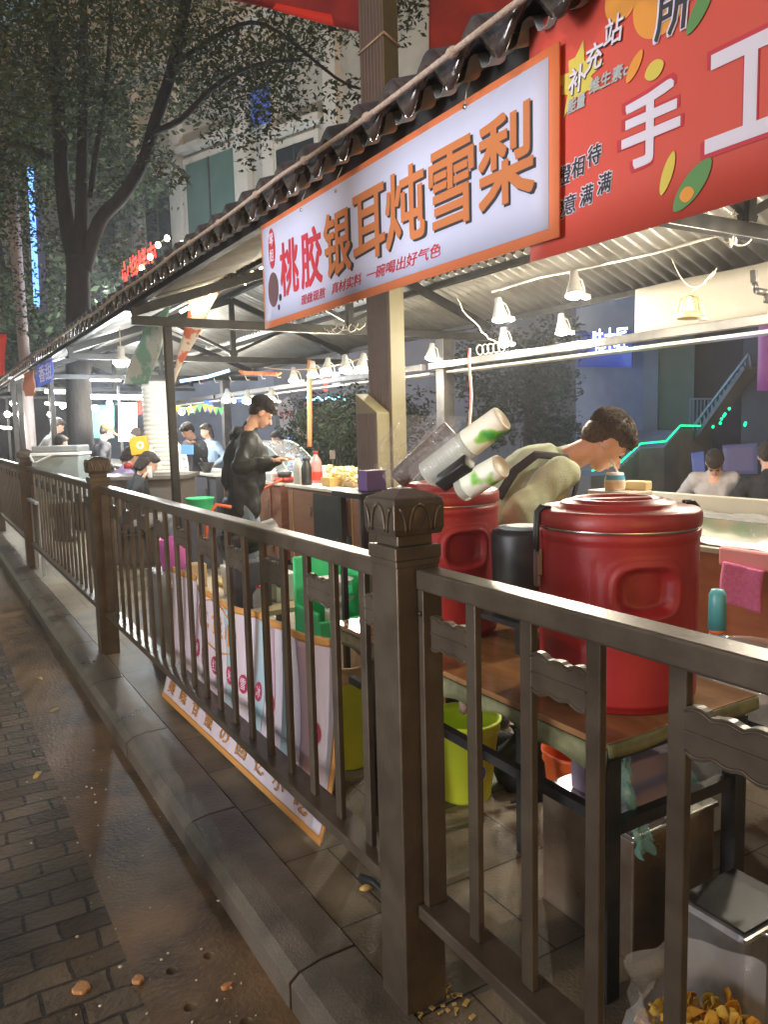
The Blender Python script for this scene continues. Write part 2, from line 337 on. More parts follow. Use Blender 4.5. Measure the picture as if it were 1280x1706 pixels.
# gutter strip with four drain holes (round holes cut as rings)
b = MB(); holes = [at(378, 1642, Z=-.1), at(348, 1592, Z=-.1), at(286, 1617, Z=-.1), at(316, 1678, Z=-.1), at(410, 1702, Z=-.1)]
bm = bmesh.new()
me = bpy.data.meshes.new('gutter')
b.bb(.418, .76, -30, 90, -.3, -.1)
g = struct(b.build('gutter', 'concrete'))
cut = MB()
for h_ in holes: cut.lathe([(.017, -.15), (.0175, .01)], 20, Matrix.Translation((h_.x, h_.y, -.1)))
bpy.data.meshes.remove(me); bm.free()
tmp = cut.build('tmpcut', 'black'); md = g.modifiers.new('b', 'BOOLEAN'); md.object = tmp; md.operation = 'DIFFERENCE'; md.solver = 'EXACT'
bpy.context.view_layer.update(); nm = bpy.data.meshes.new_from_object(g.evaluated_get(bpy.context.evaluated_depsgraph_get())); g.modifiers.clear(); g.data = nm; bpy.data.objects.remove(tmp)
b = MB()   # kerb: stones with a worn chamfer
y = -6.
while y < 40:
    L_ = .98; y1 = y + L_; j = random.uniform(-.004, .004)
    prof = [(.76 + j, -.2), (.76 + j, -.022), (.79 + j, 0.), (.855 + j, .012), (.965, .012), (.965, -.2)]
    n_ = len(prof); vs_ = [(x_, y + .004, z_) for x_, z_ in prof] + [(x_, y1 - .004, z_) for x_, z_ in prof]
    b.add(vs_, [tuple(range(n_)), tuple(range(n_, 2 * n_))[::-1]] + [((k + 1) % n_, k, n_ + k, n_ + (k + 1) % n_) for k in range(n_)]); y = y1
struct(b.build('kerb', 'kerb', bevel=.004))
b = MB(); b.bb(.975, 60, -30, 90, -.2, 0.); struct(b.build('pavement', 'slab'))
# litter
M['leaflitter'] = mat('dry_leaf', (.5, .33, .1), .6, 0, (.6, .42, .15), 30)
M['crumb'] = mat('crumb', (.7, .62, .5), .7)
def dryleaf(px, py, a, r, lab):
    p = at(px, py, Z=-.1); bb = MB(); T = Matrix.Translation((p.x, p.y, -.094)) @ Matrix.Rotation(a, 4, 'Z')
    pts = [(r * math.cos(t) * (1 + .1 * math.sin(5 * t)), r * .55 * math.sin(t)) for t in [2 * math.pi * k / 18 for k in range(18)]]
    vs_ = [(x_, y_, .006 * math.sin(x_ * 80) + .25 * abs(y_)) for x_, y_ in pts] + [(0, 0, .001)]
    bb.smooth = True; bb.add(vs_, [(k, (k + 1) % 18, 18) for k in range(18)], T); o = bb.build('dry_leaf', 'leaflitter', None); md = o.modifiers.new('s', 'SOLIDIFY'); md.thickness = .0015
    tag(o, lab, 'leaf', 'dry leaves lying on the street')
dryleaf(90, 1185, .3, .03, 'small yellow leaf on the gutter, farthest of the fallen leaves')
dryleaf(62, 1293, .9, .028, 'curled pale leaf on the bricks beside the gutter seam')
dryleaf(66, 1132, 1.9, .028, 'tiny dry leaf by the brick edge high on the street')
dryleaf(598, 1480, .4, .001 + .03, 'yellow leaf lying at the foot of the near railing post') if False else None
def fruit(px, py, r, lab, sq=1.):
    p = at(px, py, Z=-.1); bb = MB(); pts = [(r * (1 + .12 * math.sin(3 * t + px) + .06 * math.sin(7 * t)) * math.cos(t), r * sq * (1 + .1 * math.cos(4 * t)) * math.sin(t)) for t in [2 * math.pi * k / 22 for k in range(22)]]
    bb.prism(pts, .012, Matrix.Translation((p.x, p.y, -.1))); tag(bb.build('fruit_scrap', 'fruitscrap', bevel=.004), lab, 'food scrap', 'dropped scraps of dried fruit')
M['fruitscrap'] = mat('fruit_scrap', (.62, .34, .15), .6, 0, (.5, .22, .08), 40, .5, 120)
fruit(136, 1649, .025, 'round tan fruit slice dropped on the dark bricks'); fruit(230, 1635, .017, 'small tan scrap lying right of the round slice'); fruit(378, 1646, .017, 'squashed brown scrap over a drain hole', .5)
b = MB()
for k in range(80):
    px = random.uniform(120, 430); py = random.uniform(1400, 1706)
    if k > 34: px = random.uniform(40, 300); py = random.uniform(1180, 1450)
    p = at(px, py, Z=-.1); r = random.uniform(.0016, .0065)
    b.lathe([(r * .6, 0), (r, r * .5), (r * .4, r)], 6, Matrix.Translation((p.x, p.y, -.1)) @ Matrix.Rotation(random.random() * 3, 4, 'Z') @ Matrix.Diagonal((1, random.uniform(.5, 1.2), 1, 1)))
o = b.build('crumbs', 'crumb'); tag(o, 'pale crumbs scattered over the wet street by the gutter', 'crumbs'); o['kind'] = 'stuff'
# ================================================================== GUARDRAIL
gr = thing('guardrail', 'bronze metal pedestrian railing with lotus capped posts running along the kerb', 'railing', (1.03, 1.6, 0))
PY = [1.59, 5.42, 9.6, 13.6, -2.2]
def post(y):
    x = 1.008; b = MB(); b.bb(x - .061, x + .061, y - .061, y + .061, 0, 1.18)
    for dy in (-1, 1):                                       # end flange of each panel
        b.bb(x - .03, x + .03, y + dy * .0565, y + dy * .072, .25, 1.155) if False else None
    p = b.build('post', 'fence', gr, bevel=.004)
    b = MB(); b.bb(x - .066, x + .066, y - .066, y + .066, 1.1795, 1.212); b.bb(x - .05, x + .05, y - .05, y + .05, 1.212, 1.24)
    b.bb(x - .0635, x + .0635, y - .0635, y + .0635, 1.162, 1.1795); b.build('collar', 'fence', p, bevel=.003)
    b = MB(); s = .072                                       # cap block, slightly flared, pyramid top
    prof = [(.067, 1.2395), (s, 1.256), (s, 1.315), (.069, 1.327), (.063, 1.331), (.02, 1.349), (0.001, 1.35)]
    vs_ = []; n_ = 4
    for r, z in prof: vs_ += [(x - r, y - r, z), (x + r, y - r, z), (x + r, y + r, z), (x - r, y + r, z)]
    fs_ = [(3, 2, 1, 0)]
    for j in range(len(prof) - 1):
        for k in range(4): fs_.append((j * 4 + k, j * 4 + (k + 1) % 4, (j + 1) * 4 + (k + 1) % 4, (j + 1) * 4 + k))
    b.add(vs_, fs_); cp = b.build('cap', 'fence', p, bevel=.003)
    b = MB()                                                  # raised lotus petals on the four faces
    for q in range(4):
        R = Matrix.Translation((x, y, 0)) @ Matrix.Rotation(q * math.pi / 2, 4, 'Z')
        for cxx in (-s, 0, s):
            for sgn in (-1, 1):
                pts = []
                for t in range(9):
                    u = t / 8; dx = sgn * .03 * math.sin(math.pi * (.5 + .5 * u)) * 1.0 if False else sgn * .031 * math.sqrt(max(0, 1 - u * u))
                    xx = cxx + dx
                    if abs(xx) <= s - .002: pts.append(R @ Vector((xx, -s - .0015, 1.25 + u * .066)))
                if len(pts) > 2: b.tube(pts, .0042, 6)
        pts = ellipse(.017, .024, 14, 0, 1.283); vs_ = [R @ Vector((u, -s, z)) for u, z in pts] + [R @ Vector((0, -s - .005, 1.28))]
        b.smooth = True; b.add(vs_, [(k, (k + 1) % 14, 14) for k in range(14)]); b.smooth = False
    b.build('petal_relief', 'fence', p)
for y in PY: post(y)
def panel(y0, y1, par=0):
    x = 1.03; y0 += .0635; y1 -= .0635
    b = MB(); b.bb(x - .033, x + .033, y0, y1, 1.107, 1.157); b.build('top_rail', 'fence', gr, bevel=.006)
    b = MB(); b.bb(x - .045, x + .045, y0, y1, .265, .3); b.build('bottom_rail', 'fence', gr, bevel=.004)
    for yy in (y0 + .012, y1 - .012):
        b = MB(); b.bb(x - .028, x + .028, yy - .012, yy + .012, .3, 1.107); st = b.build('end_stile', 'fence', gr, bevel=.002)
        sg = 1 if yy < (y0 + y1) / 2 else -1
        bb = MB(); bb.lathe([(.006, 0), (.007, .003), (.004, .005), (0.001, .0055)], 12, Matrix.Translation((x - .0285, yy, 1.05)) @ Matrix.Rotation(-math.pi / 2, 4, 'Y')); bb.build('bolt', 'black', st)
    n_ = 20; st = (y1 - y0) / n_
    for k in range(1, n_):
        yy = y0 + k * st
        if yy < -.2 and y0 < 0: continue
        b = MB(); b.bb(x - .009, x + .009, yy - .018, yy + .018, .3, 1.107); b.build('baluster', 'fence', gr, bevel=.003)
    for k in range(n_):
        if k % 2 != par: continue
        a = y0 + k * st + .016; c = y0 + (k + 1) * st - .016
        if a < -.3: continue
        b = MB(); N_ = 16
        top = []; bot = []
        for i in range(N_ + 1):
            t = i / N_; sgt = .009 * (abs(math.sin(t * math.pi * 3)) ** .7) - .007 * math.sin(math.pi * t)
            top.append((a + (c - a) * t, 1.04 + sgt)); bot.append((a + (c - a) * t, .962 - sgt))
        poly = top + bot[::-1]; T = Matrix(((0, 0, 1, x - .008), (1, 0, 0, 0), (0, 1, 0, 0), (0, 0, 0, 1)))
        b.prism(poly, .016, T); b.tube([(x - .009, p_, z_ - .006) for p_, z_ in top], .0024, 5); b.tube([(x - .009, p_, z_ + .006) for p_, z_ in bot], .0024, 5)
        b.bb(x - .0105, x - .007, a, c, .998, 1.003)
        b.build('cloud_plate', 'fence', gr)
for a_, c_, q_ in ((PY[4], PY[0], 1), (PY[0], PY[1], 0), (PY[1], PY[2], 0), (PY[2], PY[3], 0)): panel(a_, c_, q_)
# ================================================================== STALL CANOPIES
XE, ZE, XR, ZR, XB = 1.42, 2.505, 3.4, 3.2, 5.0
def zn(x): return ZE + (ZR - ZE) * (x - XE) / (XR - XE)
def zf(x): return ZR - .40 * (x - XR)
def canopy(y0, y1, posts, label, tagfar=False):
    t = thing('stall_canopy', label, 'canopy', (XE, y0, 0), 'market stall canopies in a row')
    W = y1 - y0; nw = int(W / .09)
    b = MB(); b.grid(lambda u, v: (XE + (XR - XE) * v, y0 + W * u, zn(XE + (XR - XE) * v) + .026 * math.tanh(2.2 * math.sin(2 * math.pi * nw * .8 * u))), nw * 8, 1, .002); b.build('roof_sheet', 'sheet', t)
    b = MB(); b.grid(lambda u, v: (XR - .05 + (4.33 - XR + .05) * v, y0 + W * u, zf(XR - .05 + (4.33 - XR + .05) * v) + .022 + .02 * math.sin(2 * math.pi * nw * .8 * u)), nw * 7, 1, .002); b.build('roof_sheet', 'sheet', t)
    b = MB(); b.grid(lambda u, v: (4.22 + (XB + .1 - 4.22) * v, y0 + W * u, zf(4.22 + (XB + .1 - 4.22) * v) - .005 + .02 * math.sin(2 * math.pi * nw * .8 * u + 1)), nw * 7, 1, .002); b.build('roof_sheet', 'sheet', t)
    # eave tiles: waved tile course with hanging lips
    nt_ = int(W / .215); N_ = nt_ * 14
    def wv(y): return .036 * math.sin(2 * math.pi * (y - y0) / (W / nt_))
    b = MB(); b.grid(lambda u, v: (XE - .05 + .5 * v, y0 + W * u, zn(XE) + .055 + .5 * v * .35 + wv(y0 + W * u) + .03 * (math.floor(v * 2.001) * .5)), N_, 4, -.012)
    b.grid(lambda u, v: (XE - .05 - .012 * math.sin(v * 3.1), y0 + W * u, zn(XE) + .055 + wv(y0 + W * u) - v * (.06 + .02 * (.5 - .5 * math.sin(2 * math.pi * nt_ * u)))), N_, 3, .012)
    b.build('eave_tiles', 'tile', t)
    for x, z in ((XE + .08, zn(XE + .08) - .045), (2.4, zn(2.4) - .045), (XR, ZR - .06), (4.28, zf(4.28) - .05), (XB, zf(XB) - .05)):
        b = MB(); b.bb(x - .025, x + .025, y0, y1, z - .025, z + .025); b.build('purlin', 'black', t, bevel=.003)
    for y in posts:
        b = MB(); b.bar((XE + .06, y, zn(XE + .06) - .1), (XR, y, ZR - .12), .05, .075); b.build('rafter', 'black', t, bevel=.003)
        b = MB(); b.bar((XR, y, ZR - .12), (XB, y, zf(XB) - .1), .05, .075); b.build('rafter', 'black', t, bevel=.003)
        b = MB(); b.bb(XE + .06, XB + .03, y - .028, y + .028, 2.33, 2.4); b.build('tie_beam', 'black', t, bevel=.004)
        b = MB(); b.bb(XR - .03, XR + .03, y - .0275, y + .0275, 2.4005, ZR - .14); b.build('king_post', 'black', t, bevel=.003)
        b = MB(); b.bar((XR + .05, y, 2.42), (2.45, y, 2.86), .035, .035); b.bar((XR - .05, y, 2.42), (4.2, y, 2.8), .035, .035); b.build('strut', 'black', t)
    for y in posts[1:] + ([posts[0]] if tagfar else []):
        b = MB(); b.bb(1.72, 1.78, y - .03, y + .03, 0, 2.329); b.build('post', 'black', t, bevel=.004)
        b = MB(); b.bb(4.38, 4.51, y - .065, y + .065, 0, 2.329); b.build('post', 'steelgrey', t, bevel=.006)
    b = MB(); b.bb(4.3, 4.36, y0, y1, 2.04, 2.1); b.build('lamp_beam', 'steelgrey', t, bevel=.003)
    b = MB(); b.bb(4.41, 4.56, y0 + .02, y1 - .02, 2.0, 2.02); b.build('beam_trim', 'whitetop', t)
    return t
cA = canopy(-.7, 6.28, [2.3, 6.2], 'nearest black tiled canopy roof holding the two big banners')
cB = canopy(6.4, 12.6, [9.2, 12.5], 'middle black tiled canopy roof behind the jacketed vendor')
cC = canopy(12.7, 19.5, [16, 19.4], 'far black tiled canopy roof at the end of the row')
# white canvas panel hung at the back eave of the near canopy
b = MB(); q0 = at(1060, 500, X=4.62); q1 = at(1290, 460, X=4.62)
b.grid(lambda u, v: (4.62 + .006 * math.sin(u * 9), .6 + (q0.y - .6) * u, 2.13 + .33 * v + .004 * math.sin(u * 23)), 30, 4, .01); tag(b.build('canvas_panel', 'canvas'), 'cream canvas panel hung under the back eave at upper right', 'panel')
# rope along the eave
pts = []; y = -.6
rp = MB()
while y < 19: pts.append((XE - .085 + .004 * math.sin(y * 3), y, ZE + .014 - .012 * abs(math.sin(y * 2.1)))); y += .12
rp.tube(pts, .009, 8)
for k in range(0, len(pts), 4): rp.add(*[(lambda e: (e.v, e.f))(ellips(pts[k], (.016, .024, .015)))[i] for i in (0, 1)])
tag(rp.build('rope', 'rope'), 'knotted pale rope tied along the tiled eave', 'rope')
# ================================================================== BANNERS
def banner_mat(name, a): return mat(name, a, .55, 0, tuple(min(1, c * 1.08) for c in a), 2, .15, 12)
M['b_white'] = banner_mat('banner_white', (.5, .53, .7)); M['b_orange'] = banner_mat('banner_orange', (.66, .19, .075))
M['t_orange'] = mat('ink_orange', (.52, .17, .05), .6); M['t_red'] = mat('ink_red', (.5, .03, .05), .6); M['t_black'] = mat('ink_black', (.03, .03, .04), .6)
M['b_red'] = banner_mat('banner_red', (.58, .075, .05)); M['t_white'] = mat('ink_white', (.68, .66, .78), .6); M['t_grey'] = mat('ink_grey', (.4, .45, .46), .6); M['t_green'] = mat('ink_green', (.1, .26, .08), .6)
M['t_yellow'] = mat('ink_yellow', (.62, .52, .08), .6); M['t_amber'] = mat('ink_amber', (.72, .3, .04), .6); M['t_blue'] = mat('ink_blue', (.03, .08, .4), .6)
SX = 1.43; y_l, y_r, z0, z1 = 3.42, 1.485, 1.965, 2.43
bt = thing('dessert_banner', 'white banner with orange border and large orange characters hung under the eave', 'banner', (SX, (y_l + y_r) / 2, z0))
def SP(px, py, off=.003): p = at(px, py, X=SX - off); return p
b = MB(); W = y_l - y_r
b.grid(lambda u, v: (SX, y_l - W * u, z0 + (z1 - z0) * v), 24, 4, -.006); b.build('cloth', 'b_orange', bt)
b = MB(); b.grid(lambda u, v: (SX - .0065, y_l - W * (.01 + .972 * u), z0 + .028 + (z1 - z0 - .05) * v), 24, 4, -.001); b.build('white_field', 'b_white', bt)
def signtext(txt, px0, px1, z_0, z_1, m, off, **k):
    ya = at(px0, 400, X=SX).y; yb = at(px1, 400, X=SX).y
    return text(txt, abs(ya - yb), z_1 - z_0, frame((SX - off, ya, z_0), (0, -1, 0), (0, 0, 1)), m, bt, **k)
def qz(px, py): return at(px, py, X=SX).z
# characters (x range in the photo, height on the plane)
for ch, a_, c_ in (('桃', 468, 499), ('胶', 503, 539)):
    signtext(ch, a_, c_, 2.075, 2.305, 't_red', .0088, bold=.035)
for ch, a_, c_, zz in (('银', 543, 588, 2.08), ('耳', 592, 646, 2.09), ('炖', 647, 713, 2.095), ('雪', 720, 796, 2.09), ('梨', 803, 896, 2.095)):
    signtext(ch, a_ + 2, c_ + 4, zz - .008, zz + .232, 't_black', .0083, bold=.03); signtext(ch, a_, c_, zz, zz + .24, 't_orange', .0094, bold=.03)
for s_, a_, c_, lo in (('现做现熬', 501, 543, 2.013), ('真材实料', 553, 604, 2.015), ('一碗喝出好气色', 613, 738, 2.018)):
    signtext(s_, a_, c_, lo, lo + .042, 't_red', .0088, bold=.012, shear=.2)
yc = at(456, 420, X=SX).y
b = MB(); b.prism(ellipse(.036, .088), .0012, frame((SX - .0088, yc, 2.305), (0, -1, 0), (0, 0, 1))); b.build('badge', 't_red', bt)
text('琴', .045, .055, frame((SX - .0105, yc + .022, 2.315), (0, -1, 0), (0, 0, 1)), 't_white', bt, bold=.02); text('姐', .045, .055, frame((SX - .0105, yc + .022, 2.248), (0, -1, 0), (0, 0, 1)), 't_white', bt, bold=.02)
b = MB(); b.prism(ellipse(.056, .076), .0012, frame((SX - .0088, yc, 2.125), (0, -1, 0), (0, 0, 1))); b.build('bowl_picture', mat('bowl_print', (.13, .07, .08), .5, 0, (.4, .3, .26), 30, mus=(.6, .68)), bt)
b = MB(); b.prism(ellipse(.014, .016, 10), .0012, frame((SX - .0088, yc - .075, 2.08), (0, -1, 0), (0, 0, 1))); b.prism(ellipse(.011, .013, 10), .0012, frame((SX - .0088, yc - .055, 2.04), (0, -1, 0), (0, 0, 1))); b.build('bowl_picture', 't_black', bt)
for px, py in ((775, 178), (502, 350), (560, 318)):
    p = at(px, py, X=SX - .008); b = MB(); b.lathe([(.004, 0), (.007, 0), (.0075, .003), (.004, .004)], 14, Matrix.Translation(p) @ Matrix.Rotation(-math.pi / 2, 4, 'Y')); b.build('eyelet', 'steel', bt)
    b = MB(); b.tube([p, p + Vector((.01, .004, .05)), p + Vector((.03, 0, .09))], .0018, 5); b.build('tie', 'cable', bt)
# red orange-juice banner
RX = 1.45
rt = thing('juice_banner', 'red banner with two huge white characters and printed oranges, right of the white banner', 'banner', (RX, 1, 1.9))
ra = at(886, 437, X=RX); yR = ra.y; rz0 = ra.z; 
def RP(px, py, off=.0): return at(px, py, X=RX - off)
b = MB(); W2 = yR + .35
rz1 = 2.52
b.grid(lambda u, v: (RX, yR - W2 * u, rz0 + (rz1 - rz0) * v), 24, 4, -.005); b.build('cloth', 'b_red', rt)
def rtext(txt, cx_, cy_, wd, ht, m, off, **k):
    p = RP(cx_, cy_, off); return text(txt, wd, ht, frame((p.x, p.y + wd / 2, p.z - ht / 2), (0, -1, 0), (0, 0, 1)), m, rt, **k)
def rbig(txt, pa, pb, m, off, grow=0., **k):            # pa: left-bottom, pb: right-top (photo) on the banner plane
    a_ = RP(*pa, off); c_ = RP(*pb, off)
    return text(txt, a_.y - c_.y + 2 * grow, c_.z - a_.z + 2 * grow, frame((RX - off, a_.y + grow, a_.z - grow), (0, -1, 0), (0, 0, 1)), m, rt, **k)
rbig('手', (1032, 292), (1138, 118), 't_red', .0060, .006, bold=.06); rbig('手', (1036, 290), (1136, 122), 't_white', .0070, bold=.045)
rbig('工', (1172, 262), (1345, 12), 't_red', .0060, .006, bold=.06); rbig('工', (1175, 258), (1340, 18), 't_white', .0070, bold=.045)
for ch, cx_, cy_ in (('橙', 941, 292), ('相', 964, 278), ('待', 991, 258), ('橙', 930, 352), ('意', 950, 340), ('满', 978, 325), ('满', 1008, 305)):
    rtext(ch, cx_, cy_, .05, .052, 't_white', .0060, bold=.085, shear=.12); rtext(ch, cx_, cy_, .045, .047, 't_black', .0075, bold=.02, shear=.12)
b = MB(); pc = RP(968, 130); poly = []
for k in range(18): rr = (.075 if k % 2 == 0 else .045) * (1 + .25 * math.sin(k * 1.7)); a = 2 * math.pi * k / 18; poly.append((rr * 1.1 * math.cos(a), rr * math.sin(a) * .95))
b.prism(poly, .001, frame((RX - .0063, pc.y, pc.z), (0, -1, 0), (0, 0, 1))); b.build('starburst_print', 't_yellow', rt)
for ch, cx_, cy_ in (('补', 962, 132), ('充', 990, 95), ('站', 1023, 50)):
    rtext(ch, cx_ + 1, cy_ + 1, .06, .062, 't_black', .0082, bold=.04, shear=.15); rtext(ch, cx_, cy_, .06, .062, 't_white', .0092, bold=.02, shear=.15)
rtext('能量', 961, 172, .062, .034, 't_grey', .0085, bold=.04, shear=.15); rtext('维生素c', 1014, 130, .12, .034, 't_grey', .0085, bold=.04, shear=.15)
for ch, cx_, cy_ in (('所', 1122, 18),): rtext(ch, cx_, cy_, .105, .1, 't_white', .0085, bold=.07, shear=.1); rtext(ch, cx_, cy_, .095, .092, 't_black', .0098, bold=.025, shear=.1)
b = MB(); p = RP(1105, 0); b.prism(ellipse(.075, .075), .001, frame((RX - .0063, p.y, p.z), (0, -1, 0), (0, 0, 1))); p = RP(1040, -5); b.prism(ellipse(.05, .055), .0007, frame((RX - .0063, p.y, p.z), (0, -1, 0), (0, 0, 1))); b.build('orange_print', 't_amber', rt)
def leafprint(px, py, l, wd, ang, m, off=.0078):
    p = RP(px, py); b = MB(); T = frame((RX - off, p.y, p.z), (0, -1, 0), (0, 0, 1)) @ Matrix.Rotation(ang, 4, 'Z')
    b.prism([(l * math.cos(t), wd * math.sin(t) * abs(math.sin(t)) ** .3) for t in [2 * math.pi * k / 24 for k in range(24)]], .001, T); b.build('leaf_print', m, rt)
leafprint(1158, 310, .062, .026, .75, 't_green'); leafprint(1117, 290, .045, .014, 1.2, 't_yellow'); leafprint(1062, 112, .035, .014, .9, 't_amber'); leafprint(1095, 118, .026, .02, .2, 't_yellow'); leafprint(1172, 15, .05, .018, .9, 't_green'); leafprint(1150, 325, .018, .016, 0, 't_amber', .0092)
# ================================================================== COLUMN
def rect_T(x, y, rz): return Matrix.Translation((x, y, 0)) @ Matrix.Rotation(rz, 4, 'Z')
ct = thing('street_column', 'tall square olive column with ribbed faces and sloped foot rising through the canopy roof', 'column', (3.0, 4.92, 0))
TC = rect_T(3.0, 4.92, math.radians(27))
b = MB(); b.box((0, 0, 2.6), (.2, .2, 5.2), TC); sh = b.build('shaft', 'column', ct, bevel=.004)
b = MB()
for k in range(7): b.box((-.1015, -.08 + k * .0266, 2.6), (.006, .014, 5.19), TC)
b.build('ribbing', 'columnrib', sh)
b = MB(); b.box((-.1005, 0, 2.6), (.002, .188, 5.18), TC); b.build('rib_panel', 'columnrib', sh)
b = MB(); TF = rect_T(2.835, 4.85, math.radians(27))
vs_ = [(-.1, -.09, 0), (.1, -.09, 0), (.1, .09, 0), (-.1, .09, 0), (-.1, -.09, 1.6), (.1, -.09, 1.6), (.1, .09, 1.74), (-.1, .09, 1.74)]
vs_ = [(x * .95, y, z) for x, y, z in vs_]
b.add(vs_, [(0, 3, 2, 1), (4, 5, 6, 7), (0, 1, 5, 4), (1, 2, 6, 5), (2, 3, 7, 6), (3, 0, 4, 7)], TF); ft = b.build('foot', 'column', ct, bevel=.004)
b = MB()
for k in range(7): b.box((-.0975, -.075 + k * .025, .8), (.006, .014, 1.59), TF)
b.box((-.0955, 0, .8), (.002, .176, 1.58), TF); b.build('ribbing', 'columnrib', ft)
b = MB(); z_ = at(655, 35, X=2.9).z; c_ = [TC @ Vector((x, y, 0)) for x, y in ((-.108, -.108), (.108, -.108), (.108, .108), (-.108, .108))]
b.tube([(c_[0].x, c_[0].y, z_ + .03), (c_[1].x, c_[1].y, z_ + .02), (c_[2].x, c_[2].y, z_ + .03), (c_[3].x, c_[3].y, z_ - .06), (c_[0].x, c_[0].y, z_ + .03)], .009, 6)
tag(b.build('rope_loop', 'rope'), 'pale rope looped around the top of the olive column', 'rope')
# big red street banners strung behind the canopy
M['bigred'] = mat('red_bunting', (.22, .012, .012), .65, 0, (.42, .03, .025), 2, .2, 8); M['bigred2'] = mat('bright_red_hem', (.75, .04, .02), .6)
def strip(name, pix, D, m, label, cat='banner', group=None, hem=None):
    P = [at(px, py, D=D_) for (px, py), D_ in zip(pix, D)]
    t = thing(name, label, cat, P[0], group); b = MB()
    b.grid(lambda u, v: (P[0].lerp(P[1], u)).lerp(P[3].lerp(P[2], u), v) + Vector((.02 * math.sin(u * 9 + v * 2), 0, .01 * math.sin(u * 6))), 24, 8, .006); b.build('cloth', m, t); return t, P
t, P = strip('street_banner', [(240, -160), (612, -90), (614, 56), (362, -6)], (7.2, 6.2, 6.2, 7.2), 'bigred', 'plain red cloth banner with a bright hem stretched above the street, left of the column')
b = MB(); a0 = at(362, -8, D=7.19); a1 = at(613, 33, D=6.19); a2 = at(614, 57, D=6.19); a3 = at(366, -2, D=7.19)
b.grid(lambda u, v: (a0.lerp(a1, u)).lerp(a3.lerp(a2, u), v) + Vector((.02 * math.sin(u * 9), -.012, .01 * math.sin(u * 6))), 24, 2, .004); b.build('hem', 'bigred2', t)
strip('street_banner', [(712, -200), (905, -200), (880, 96), (712, 96)], (7.5, 7.5, 7.5, 7.5), 'bigred', 'dark red cloth banner behind the canopy edge, right of the column')
b = MB(); b.tube([at(614, 57, D=6.2), at(640, 62, D=6.0), at(652, 66, D=5.8)], .008, 6); tag(b.build('rope', 'rope'), 'short rope tying the red street banner to the column', 'rope')
strip('street_banner', [(-20, 556), (10, 556), (9, 623), (-20, 628)], (12, 12, 12, 12), 'bigred2', 'narrow red hanging banner at the far left edge')
# ================================================================== LAMPS
def clamp_lamp(p, tilt=(.2, -.2), e=8., label='', s=1., col=(1, .88, .68), m='white', lit=True):
    t = thing('clamp_lamp', label, 'lamp', p, 'clamp lamps along the stall beams')
    R = Matrix.Translation(p) @ Euler((tilt[0], tilt[1], 0)).to_matrix().to_4x4() @ Matrix.Diagonal((s, s, s, 1))
    b = MB(); b.lathe([(.012, .03), (.02, .028), (.024, -.01), (.03, -.03), (.043, -.075), (.047, -.098), (.049, -.1), (.045, -.098), (.04, -.075), (.027, -.03), (.018, -.01)], 24, R, cap=False); b.build('shade', m, t)
    b = MB(); b.lathe([(.001, -.02), (.015, -.03), (.022, -.055), (.036, -.085), (.034, -.102), (.022, -.113), (.001, -.117)], 16, R); bo = b.build('bulb', 'bulb' if lit else 'white', t)
    b = MB(); b.tube([R @ Vector(q) for q in ((.02, 0, .01), (.055, 0, .0), (.07, 0, -.04), (.075, 0, -.07))], .0045 * s, 6); b.box((.08, 0, -.085), (.035, .03, .02), R); b.build('bracket', m, t)
    if lit:
        l = lamp(R @ Vector((0, 0, -.125)) if e else p, e, col, .03, 'POINT'); l.parent = t; l.location = (R @ Vector((0, 0, -.125))) - Vector(p)
    return t
LP = [((1330, 380), 3.35, 30, 'assumed clamp lamp added unseen on the upper wire just beyond the right edge of the view'), ((1500, 420), 4.25, 24, 'assumed clamp lamp added unseen on the back beam beyond the right edge of the view'), ((957, 462), 3.35, 34, 'clamp lamp on the upper wire beneath the red banner'), ((831, 505), 3.35, 30, 'clamp lamp left of the first on the upper wire'),  # first two lamps are assumed, added out of view to light barrel and table
      ((936, 530), 4.25, 30, 'bright clamp lamp on the back beam above the sweater man'), ((839, 552), 4.25, 30, 'white clamp lamp on the back beam above the cup stacks'),
      ((720, 578), 4.25, 20, 'clamp lamp just right of the olive column')]
for (px, py), X_, e, lab in LP: clamp_lamp(at(px, py, X=X_), (random.uniform(-.35, -.1), random.uniform(.05, .3)), e, lab, 1.15)
for k, ((px, py), D_) in enumerate([((650, 585), 6.4), ((605, 596), 6.8), ((575, 598), 7.2), ((546, 603), 7.6), ((521, 608), 8.1), ((489, 618), 8.6)]):
    clamp_lamp(at(px, py, D=D_), (random.uniform(-.5, -.25), random.uniform(.1, .4)), 9, 'clamp lamp over the brown counter, %s of the six counted from the olive column' % ['first', 'second', 'third', 'fourth', 'fifth', 'sixth'][k], 1.25)
for k, ((px, py), D_) in enumerate([((452, 652), 9.5), ((378, 653), 9.8), ((412, 655), 9.8)]):
    clamp_lamp(at(px, py, D=D_), (-.5, .3), 3, ['clamp lamp above the head of the jacketed vendor', 'clamp lamp left of the jacketed vendor beside the dark post', 'small clamp lamp behind the jacketed vendor'][k], 1.3)
